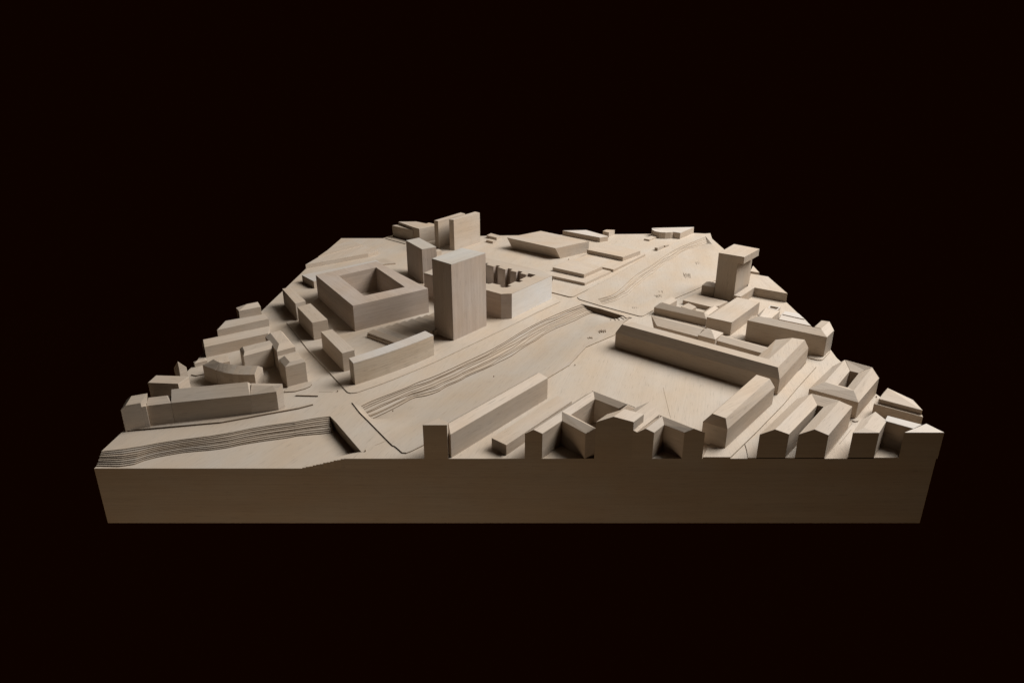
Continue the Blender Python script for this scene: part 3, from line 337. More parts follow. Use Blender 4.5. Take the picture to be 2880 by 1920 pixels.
    'con2': [[[-0.3108, 0.1851], [-0.3058, 0.1918], [-0.3008, 0.1984], [-0.2953, 0.2047], [-0.2896, 0.2107], [-0.2837, 0.2166], [-0.2777, 0.2223], [-0.2716, 0.228], [-0.2655, 0.2336], [-0.2593, 0.2391], [-0.2531, 0.2447], [-0.2471, 0.2504], [-0.241, 0.256], [-0.2351, 0.2619], [-0.2292, 0.2677], [-0.2235, 0.2738], [-0.2183, 0.2803], [-0.2128, 0.2865], [-0.2069, 0.2924], [-0.2008, 0.298], [-0.1944, 0.3033], [-0.1879, 0.3085], [-0.1818, 0.3142], [-0.1759, 0.32], [-0.1701, 0.326], [-0.1644, 0.332], [-0.1588, 0.3382], [-0.1532, 0.3443], [-0.1478, 0.3506], [-0.1423, 0.3568], [-0.1368, 0.3631], [-0.1314, 0.3693], [-0.1259, 0.3756], [-0.1205, 0.3819], [-0.115, 0.3882], [-0.1096, 0.3945], [-0.1042, 0.4008], [-0.0987, 0.407], [-0.0933, 0.4133], [-0.0879, 0.4196], [-0.0825, 0.4259], [-0.0771, 0.4323], [-0.0717, 0.4386], [-0.0662, 0.4449], [-0.061, 0.4513], [-0.0559, 0.4579], [-0.0507, 0.4644], [-0.0456, 0.4709], [-0.0407, 0.4776], [-0.0358, 0.4844], [-0.031, 0.4911], [-0.0261, 0.4979], [-0.0215, 0.5048], [-0.0169, 0.5117], [-0.0123, 0.5186], [-0.0077, 0.5255], [-0.0032, 0.5325], [0.0011, 0.5396], [0.0055, 0.5467], [0.0099, 0.5538], [0.0144, 0.5608], [0.019, 0.5677], [0.0236, 0.5746], [0.0282, 0.5815], [0.0329, 0.5883], [0.0378, 0.5951], [0.0427, 0.6018], [0.0476, 0.6085], [0.0525, 0.6152], [0.0576, 0.6218], [0.0627, 0.6283], [0.0679, 0.6348], [0.073, 0.6414], [0.0784, 0.6477], [0.0838, 0.654], [0.0892, 0.6603], [0.0946, 0.6666], [0.1001, 0.6728], [0.1057, 0.6791], [0.1112, 0.6853], [0.1167, 0.6915], [0.1224, 0.6976], [0.128, 0.7037], [0.1336, 0.7098], [0.1394, 0.7158], [0.1451, 0.7218], [0.1509, 0.7278], [0.1567, 0.7337], [0.1627, 0.7395], [0.1686, 0.7454], [0.1745, 0.7512], [0.1804, 0.757], [0.1864, 0.7628], [0.1923, 0.7687], [0.1982, 0.7745], [0.2042, 0.7803]], [[-0.3078, 0.1827], [-0.3024, 0.189], [-0.2971, 0.1953], [-0.2915, 0.2015], [-0.2858, 0.2075], [-0.2801, 0.2136], [-0.2745, 0.2196], [-0.2688, 0.2257], [-0.2631, 0.2317], [-0.2571, 0.2374], [-0.251, 0.243], [-0.2451, 0.2488], [-0.2391, 0.2546], [-0.2333, 0.2605], [-0.2274, 0.2663], [-0.2213, 0.2719], [-0.2151, 0.2774], [-0.2085, 0.2825], [-0.2014, 0.2872], [-0.1948, 0.2923], [-0.1884, 0.2977], [-0.1821, 0.303], [-0.1763, 0.309], [-0.1706, 0.315], [-0.1649, 0.321], [-0.1591, 0.3271], [-0.1534, 0.3331], [-0.1476, 0.3391], [-0.1421, 0.3453], [-0.1366, 0.3516], [-0.1313, 0.358], [-0.1262, 0.3645], [-0.1207, 0.3707], [-0.1156, 0.3774], [-0.1105, 0.384], [-0.105, 0.3902], [-0.0993, 0.3963], [-0.0933, 0.4021], [-0.0873, 0.4078], [-0.0817, 0.414], [-0.0762, 0.4203], [-0.0707, 0.4265], [-0.0653, 0.4328], [-0.06, 0.4392], [-0.0554, 0.4463], [-0.051, 0.4535], [-0.0466, 0.4607], [-0.0421, 0.4678], [-0.0377, 0.475], [-0.0333, 0.4821], [-0.0284, 0.4889], [-0.0235, 0.4956], [-0.0189, 0.5025], [-0.0142, 0.5094], [-0.0096, 0.5163], [-0.005, 0.5233], [-0.0005, 0.5303], [0.0039, 0.5373], [0.0083, 0.5444], [0.0127, 0.5515], [0.0171, 0.5585], [0.0218, 0.5654], [0.0269, 0.5719], [0.0319, 0.5785], [0.0368, 0.5852], [0.0416, 0.592], [0.046, 0.5991], [0.0503, 0.6063], [0.0551, 0.6131], [0.0602, 0.6196], [0.0654, 0.6262], [0.0706, 0.6327], [0.0757, 0.6392], [0.0811, 0.6455], [0.0865, 0.6519], [0.0919, 0.6582], [0.0977, 0.6642], [0.1045, 0.6694], [0.1111, 0.6748], [0.1174, 0.6804], [0.1233, 0.6863], [0.1288, 0.6925], [0.134, 0.699], [0.139, 0.7056], [0.1441, 0.7122], [0.1494, 0.7185], [0.1549, 0.7247], [0.1609, 0.7306], [0.1672, 0.7361], [0.1738, 0.7415], [0.1805, 0.7467], [0.1865, 0.7526], [0.1923, 0.7585], [0.1983, 0.7643], [0.2043, 0.7701], [0.2103, 0.7759]], [[-0.3045, 0.1799], [-0.2992, 0.1862], [-0.2939, 0.1926], [-0.2884, 0.1989], [-0.2827, 0.2049], [-0.2769, 0.2109], [-0.271, 0.2168], [-0.2652, 0.2227], [-0.2593, 0.2286], [-0.2534, 0.2344], [-0.2475, 0.2402], [-0.2417, 0.2462], [-0.2359, 0.2521], [-0.2301, 0.2581], [-0.224, 0.2638], [-0.2177, 0.2688], [-0.2115, 0.2741], [-0.2053, 0.2795], [-0.1991, 0.285], [-0.1927, 0.2904], [-0.1865, 0.2959], [-0.1806, 0.3016], [-0.1753, 0.308], [-0.17, 0.3145], [-0.1643, 0.3205], [-0.1585, 0.3265], [-0.1528, 0.3325], [-0.147, 0.3385], [-0.1415, 0.3447], [-0.136, 0.351], [-0.1307, 0.3574], [-0.1256, 0.3639], [-0.1201, 0.3702], [-0.1141, 0.376], [-0.1081, 0.3818], [-0.1022, 0.3877], [-0.0965, 0.3937], [-0.091, 0.3999], [-0.0858, 0.4065], [-0.0809, 0.4133], [-0.0755, 0.4196], [-0.07, 0.4259], [-0.0646, 0.4322], [-0.0592, 0.4386], [-0.054, 0.445], [-0.0489, 0.4516], [-0.0437, 0.4582], [-0.0386, 0.4648], [-0.0337, 0.4715], [-0.0288, 0.4782], [-0.0239, 0.485], [-0.0191, 0.4917], [-0.0144, 0.4986], [-0.0097, 0.5055], [-0.0047, 0.5121], [0.0003, 0.5187], [0.0051, 0.5255], [0.0098, 0.5323], [0.0145, 0.5392], [0.0191, 0.5461], [0.0238, 0.553], [0.0286, 0.5598], [0.0333, 0.5666], [0.038, 0.5735], [0.0427, 0.5803], [0.0475, 0.5872], [0.0522, 0.594], [0.057, 0.6009], [0.0617, 0.6078], [0.0666, 0.6146], [0.0717, 0.6211], [0.0769, 0.6277], [0.0821, 0.6341], [0.0876, 0.6404], [0.0932, 0.6466], [0.0988, 0.6528], [0.1046, 0.6588], [0.1104, 0.6648], [0.1162, 0.6708], [0.1218, 0.6769], [0.1273, 0.6831], [0.1326, 0.6895], [0.1378, 0.696], [0.143, 0.7025], [0.1482, 0.709], [0.1534, 0.7154], [0.1586, 0.7219], [0.1641, 0.7281], [0.1698, 0.7341], [0.1756, 0.7402], [0.1815, 0.746], [0.1876, 0.7518], [0.1938, 0.7574], [0.2002, 0.7629], [0.2066, 0.7684], [0.213, 0.7739]], [[-0.2972, 0.1738], [-0.2915, 0.1798], [-0.286, 0.186], [-0.281, 0.1927], [-0.2757, 0.1991], [-0.27, 0.2052], [-0.2639, 0.211], [-0.2576, 0.2166], [-0.252, 0.2227], [-0.2464, 0.2288], [-0.2409, 0.235], [-0.2355, 0.2413], [-0.2301, 0.2476], [-0.2244, 0.2536], [-0.2184, 0.2594], [-0.2119, 0.2639], [-0.2054, 0.2685], [-0.199, 0.2736], [-0.1927, 0.279], [-0.1863, 0.2843], [-0.18, 0.2897], [-0.1738, 0.2953], [-0.1685, 0.3017], [-0.1632, 0.308], [-0.1575, 0.3141], [-0.1517, 0.3201], [-0.1457, 0.326], [-0.1398, 0.3318], [-0.1342, 0.338], [-0.1287, 0.3443], [-0.1236, 0.3508], [-0.1188, 0.3576], [-0.1139, 0.3644], [-0.109, 0.3713], [-0.104, 0.378], [-0.0988, 0.3845], [-0.0935, 0.3909], [-0.0879, 0.3971], [-0.0822, 0.4032], [-0.0766, 0.4094], [-0.0711, 0.4156], [-0.0656, 0.4219], [-0.0601, 0.4281], [-0.0548, 0.4346], [-0.0496, 0.4411], [-0.0444, 0.4477], [-0.0393, 0.4543], [-0.0342, 0.4609], [-0.0293, 0.4676], [-0.0244, 0.4743], [-0.0192, 0.4809], [-0.0137, 0.4871], [-0.0083, 0.4934], [-0.0029, 0.4997], [0.0025, 0.506], [0.0078, 0.5124], [0.0127, 0.5191], [0.0172, 0.5261], [0.0217, 0.5331], [0.0262, 0.5402], [0.0308, 0.5472], [0.035, 0.5544], [0.0389, 0.562], [0.0427, 0.5696], [0.0465, 0.5773], [0.0505, 0.5847], [0.0549, 0.5919], [0.0597, 0.5987], [0.0644, 0.6056], [0.0694, 0.6123], [0.0746, 0.6188], [0.0798, 0.6253], [0.085, 0.6318], [0.0904, 0.6382], [0.0958, 0.6446], [0.1012, 0.6509], [0.1069, 0.657], [0.1126, 0.663], [0.1184, 0.6691], [0.1241, 0.6751], [0.1299, 0.6811], [0.1355, 0.6873], [0.1411, 0.6934], [0.1468, 0.6996], [0.1524, 0.7057], [0.158, 0.7119], [0.1634, 0.7182], [0.1688, 0.7245], [0.1744, 0.7307], [0.18, 0.7369], [0.1857, 0.7429], [0.1914, 0.749], [0.1972, 0.7549], [0.2032, 0.7607], [0.2093, 0.7665], [0.2153, 0.7722]], [[-0.2966, 0.1733], [-0.2908, 0.1792], [-0.2851, 0.1852], [-0.2796, 0.1915], [-0.2739, 0.1976], [-0.2683, 0.2038], [-0.2626, 0.2099], [-0.257, 0.216], [-0.2514, 0.2222], [-0.2458, 0.2283], [-0.2397, 0.234], [-0.2336, 0.2398], [-0.2276, 0.2456], [-0.2213, 0.2512], [-0.2153, 0.257], [-0.2085, 0.261], [-0.2017, 0.2651], [-0.195, 0.2698], [-0.1886, 0.2751], [-0.1821, 0.2803], [-0.1758, 0.2858], [-0.1697, 0.2915], [-0.1646, 0.298], [-0.1594, 0.3045], [-0.1537, 0.3106], [-0.148, 0.3166], [-0.1419, 0.3224], [-0.1358, 0.3281], [-0.1302, 0.3343], [-0.1247, 0.3406], [-0.1197, 0.3473], [-0.1151, 0.3542], [-0.1095, 0.3604], [-0.1039, 0.3665], [-0.0982, 0.3726], [-0.0922, 0.3784], [-0.0864, 0.3844], [-0.081, 0.3908], [-0.0756, 0.3971], [-0.0702, 0.4035], [-0.0646, 0.4097], [-0.0588, 0.4157], [-0.053, 0.4217], [-0.0474, 0.428], [-0.0419, 0.4343], [-0.0366, 0.4407], [-0.0313, 0.4471], [-0.0261, 0.4537], [-0.0212, 0.4604], [-0.0162, 0.4672], [-0.0113, 0.474], [-0.0064, 0.4807], [-0.0017, 0.4876], [0.0029, 0.4947], [0.0073, 0.5019], [0.0115, 0.5092], [0.0156, 0.5166], [0.0194, 0.5243], [0.0231, 0.532], [0.027, 0.5395], [0.0316, 0.5465], [0.0362, 0.5535], [0.0409, 0.5604], [0.0455, 0.5674], [0.0501, 0.5743], [0.0549, 0.5812], [0.0596, 0.5881], [0.0643, 0.595], [0.0692, 0.6017], [0.0746, 0.6081], [0.0801, 0.6144], [0.0854, 0.6208], [0.0905, 0.6275], [0.0954, 0.6342], [0.1004, 0.6409], [0.1059, 0.6473], [0.1116, 0.6533], [0.1175, 0.6592], [0.1233, 0.6652], [0.1292, 0.6711], [0.135, 0.6771], [0.1406, 0.6833], [0.1462, 0.6895], [0.1518, 0.6957], [0.1575, 0.7018], [0.163, 0.7081], [0.1683, 0.7145], [0.1735, 0.7209], [0.1789, 0.7273], [0.1844, 0.7336], [0.19, 0.7397], [0.1956, 0.7459], [0.2014, 0.7519], [0.2075, 0.7576], [0.2135, 0.7634], [0.2196, 0.7691]], [[-0.2892, 0.1672], [-0.2831, 0.1728], [-0.2771, 0.1785], [-0.2715, 0.1847], [-0.2658, 0.1909], [-0.2604, 0.1972], [-0.2549, 0.2036], [-0.2495, 0.2099], [-0.2442, 0.2164], [-0.2389, 0.2228], [-0.2337, 0.2293], [-0.2287, 0.2359], [-0.2255, 0.244], [-0.2208, 0.2508], [-0.2148, 0.2566], [-0.2079, 0.2605], [-0.2011, 0.2645], [-0.1944, 0.2692], [-0.1879, 0.2745], [-0.1811, 0.2794], [-0.174, 0.2841], [-0.1673, 0.2893], [-0.1621, 0.2957], [-0.1571, 0.3023], [-0.1516, 0.3086], [-0.1462, 0.315], [-0.1404, 0.321], [-0.1346, 0.3269], [-0.129, 0.3331], [-0.1233, 0.3393], [-0.1182, 0.3458], [-0.1134, 0.3525], [-0.1075, 0.3585], [-0.1018, 0.3646], [-0.0961, 0.3708], [-0.0904, 0.3768], [-0.085, 0.3831], [-0.0795, 0.3894], [-0.0736, 0.3953], [-0.0679, 0.4014], [-0.0623, 0.4076], [-0.0567, 0.4138], [-0.0511, 0.4201], [-0.0459, 0.4266], [-0.0407, 0.4331], [-0.0347, 0.439], [-0.0288, 0.4449], [-0.0231, 0.451], [-0.0177, 0.4573], [-0.0125, 0.4639], [-0.0076, 0.4707], [-0.0028, 0.4776], [0.0019, 0.4845], [0.0066, 0.4915], [0.0114, 0.4984], [0.0162, 0.5052], [0.0211, 0.512], [0.0257, 0.519], [0.0302, 0.5261], [0.0344, 0.5334], [0.0382, 0.541], [0.0418, 0.5488], [0.0457, 0.5564], [0.0503, 0.5634], [0.0549, 0.5704], [0.0596, 0.5773], [0.0643, 0.5842], [0.069, 0.5912], [0.0737, 0.5981], [0.0786, 0.6049], [0.0838, 0.6114], [0.0891, 0.6179], [0.0943, 0.6244], [0.0997, 0.6309], [0.105, 0.6373], [0.1105, 0.6436], [0.1164, 0.6496], [0.1223, 0.6554], [0.1282, 0.6613], [0.1342, 0.6672], [0.1401, 0.6731], [0.1457, 0.6793], [0.1513, 0.6855], [0.1569, 0.6917], [0.1626, 0.6979], [0.168, 0.7042], [0.1733, 0.7106], [0.1789, 0.7169], [0.184, 0.7234], [0.1888, 0.7303], [0.1943, 0.7365], [0.1999, 0.7428], [0.2056, 0.7488], [0.2117, 0.7546], [0.2178, 0.7603], [0.2239, 0.766]], [[-0.2886, 0.1666], [-0.2824, 0.1722], [-0.2764, 0.1779], [-0.2708, 0.1841], [-0.2651, 0.1903], [-0.2597, 0.1967], [-0.2542, 0.203], [-0.2488, 0.2094], [-0.2436, 0.2159], [-0.2383, 0.2223], [-0.2331, 0.2288], [-0.2281, 0.2355], [-0.2232, 0.2422], [-0.2177, 0.2484], [-0.2116, 0.2542], [-0.2045, 0.2576], [-0.1973, 0.261], [-0.1898, 0.2649], [-0.1826, 0.2694], [-0.1751, 0.2737], [-0.1681, 0.2786], [-0.1614, 0.2838], [-0.1568, 0.2907], [-0.152, 0.2975], [-0.1463, 0.3037], [-0.1405, 0.3097], [-0.1342, 0.3152], [-0.128, 0.3208], [-0.1222, 0.3269], [-0.1167, 0.3332], [-0.112, 0.3401], [-0.1078, 0.3473], [-0.1021, 0.3535], [-0.0964, 0.3596], [-0.0905, 0.3656], [-0.0843, 0.3711], [-0.078, 0.3767], [-0.0717, 0.3822], [-0.0656, 0.388], [-0.0599, 0.3941], [-0.0542, 0.4003], [-0.0488, 0.4067], [-0.0445, 0.4141], [-0.0404, 0.4216], [-0.036, 0.4289], [-0.0312, 0.4358], [-0.0261, 0.4425], [-0.021, 0.4492], [-0.0158, 0.4557], [-0.0106, 0.4622], [-0.0054, 0.4688], [-0.0003, 0.4754], [0.0046, 0.4822], [0.0094, 0.4891], [0.0141, 0.496], [0.0191, 0.5028], [0.0241, 0.5094], [0.0294, 0.5158], [0.035, 0.5221], [0.0406, 0.5282], [0.0452, 0.5352], [0.0499, 0.5422], [0.0546, 0.5491], [0.0592, 0.5562], [0.0638, 0.5632], [0.0684, 0.5702], [0.073, 0.5772], [0.0777, 0.5842], [0.0823, 0.5912], [0.0855, 0.5993], [0.0893, 0.607], [0.0937, 0.6142], [0.099, 0.6207], [0.1043, 0.6272], [0.1097, 0.6336], [0.1151, 0.64], [0.1211, 0.6458], [0.1271, 0.6516], [0.1332, 0.6574], [0.1394, 0.6631], [0.1454, 0.6689], [0.151, 0.6752], [0.1565, 0.6815], [0.1621, 0.6877], [0.1679, 0.6938], [0.1737, 0.6999], [0.1794, 0.706], [0.1852, 0.7121], [0.1911, 0.7181], [0.1969, 0.7242], [0.2023, 0.7306], [0.2077, 0.7371], [0.2133, 0.7432], [0.2195, 0.7489], [0.2257, 0.7546], [0.2319, 0.7602]], [[-0.2833, 0.1622], [-0.2774, 0.168], [-0.2719, 0.1742], [-0.2664, 0.1804], [-0.2607, 0.1866], [-0.2554, 0.1931], [-0.25, 0.1996], [-0.2447, 0.206], [-0.2396, 0.2127], [-0.2345, 0.2193], [-0.2295, 0.226], [-0.2248, 0.2329], [-0.22, 0.2397], [-0.2144, 0.2459], [-0.2078, 0.2513], [-0.2, 0.2537], [-0.192, 0.2561], [-0.1843, 0.2597], [-0.1774, 0.2645], [-0.1706, 0.2694], [-0.1645, 0.2752], [-0.1588, 0.2813], [-0.1546, 0.2886], [-0.1501, 0.2957], [-0.1447, 0.3022], [-0.1391, 0.3084], [-0.133, 0.3141], [-0.1268, 0.3198], [-0.1211, 0.3259], [-0.1155, 0.3321], [-0.1107, 0.3389], [-0.1065, 0.3461], [-0.1007, 0.3521], [-0.0949, 0.3582], [-0.089, 0.3642], [-0.0829, 0.3699], [-0.0769, 0.3756], [-0.0709, 0.3815], [-0.0649, 0.3873], [-0.0592, 0.3935], [-0.0535, 0.3996], [-0.0478, 0.4058], [-0.0421, 0.412], [-0.037, 0.4186], [-0.0317, 0.4251], [-0.026, 0.4312], [-0.0202, 0.4373], [-0.0146, 0.4435], [-0.0093, 0.4499], [-0.0041, 0.4566], [0.0007, 0.4634], [0.0054, 0.4705], [0.0098, 0.4777], [0.014, 0.4851], [0.0183, 0.4925], [0.0226, 0.4997], [0.0274, 0.5067], [0.0321, 0.5136], [0.0367, 0.5206], [0.0415, 0.5275], [0.0465, 0.5341], [0.0516, 0.5408], [0.0567, 0.5474], [0.0615, 0.5542], [0.0662, 0.5612], [0.0707, 0.5683], [0.0752, 0.5755], [0.0795, 0.5827], [0.0838, 0.59], [0.0882, 0.5972], [0.0932, 0.6039], [0.0984, 0.6105], [0.1036, 0.6171], [0.109, 0.6235], [0.1143, 0.63], [0.1198, 0.6363], [0.1259, 0.6421], [0.132, 0.6478], [0.1381, 0.6536], [0.1442, 0.6593], [0.1503, 0.6651], [0.1559, 0.6713], [0.1616, 0.6775], [0.1675, 0.6835], [0.1736, 0.6894], [0.1794, 0.6955], [0.1847, 0.702], [0.1899, 0.7085], [0.1951, 0.7151], [0.2005, 0.7216], [0.2061, 0.7278], [0.2116, 0.7342], [0.2175, 0.7402], [0.2238, 0.7458], [0.23, 0.7515], [0.2362, 0.7571]], [[-0.279, 0.1586], [-0.2723, 0.1637], [-0.2658, 0.169], [-0.2601, 0.1752], [-0.2545, 0.1814], [-0.2493, 0.1881], [-0.2441, 0.1947], [-0.2389, 0.2013], [-0.2341, 0.2082], [-0.2292, 0.215], [-0.2244, 0.222], [-0.2199, 0.2291], [-0.2155, 0.2362], [-0.2101, 0.2426], [-0.204, 0.2483], [-0.1963, 0.2505], [-0.1883, 0.2528], [-0.1807, 0.2563], [-0.1737, 0.261], [-0.1669, 0.2659], [-0.1608, 0.2716], [-0.1549, 0.2777], [-0.1507, 0.2849], [-0.1461, 0.2919], [-0.1405, 0.2982], [-0.1346, 0.3042], [-0.1282, 0.3096], [-0.1218, 0.315], [-0.116, 0.3211], [-0.1104, 0.3274], [-0.1059, 0.3345], [-0.102, 0.3419], [-0.0963, 0.348], [-0.0905, 0.3541], [-0.0845, 0.36], [-0.078, 0.3654], [-0.0715, 0.3708], [-0.0651, 0.3761], [-0.0588, 0.3817], [-0.053, 0.3878], [-0.0472, 0.3939], [-0.0415, 0.4], [-0.0358, 0.4062], [-0.0307, 0.4129], [-0.0256, 0.4196], [-0.0205, 0.4263], [-0.0154, 0.433], [-0.0103, 0.4397], [-0.0054, 0.4465], [-0.0004, 0.4533], [0.0046, 0.4601], [0.0096, 0.4668], [0.0145, 0.4737], [0.0193, 0.4805], [0.0242, 0.4874], [0.0291, 0.4942], [0.034, 0.5011], [0.0387, 0.508], [0.0434, 0.515], [0.0481, 0.522], [0.0528, 0.5289], [0.0575, 0.5359], [0.0622, 0.5429], [0.0668, 0.5499], [0.0714, 0.557], [0.0759, 0.5641], [0.0805, 0.5711], [0.0851, 0.5782], [0.0896, 0.5853], [0.0942, 0.5923], [0.0995, 0.5988], [0.1049, 0.6053], [0.1102, 0.6118], [0.1156, 0.6183], [0.1209, 0.6248], [0.1264, 0.6312], [0.1326, 0.6368], [0.1389, 0.6424], [0.1451, 0.6481], [0.1513, 0.6537], [0.1576, 0.6594], [0.1632, 0.6657], [0.1687, 0.6719], [0.1743, 0.6782], [0.1799, 0.6845], [0.185, 0.6912], [0.1897, 0.6982], [0.1943, 0.7052], [0.199, 0.7122], [0.2039, 0.719], [0.2091, 0.7256], [0.2144, 0.7321], [0.22, 0.7384], [0.2262, 0.744], [0.2325, 0.7497], [0.2387, 0.7553]]],
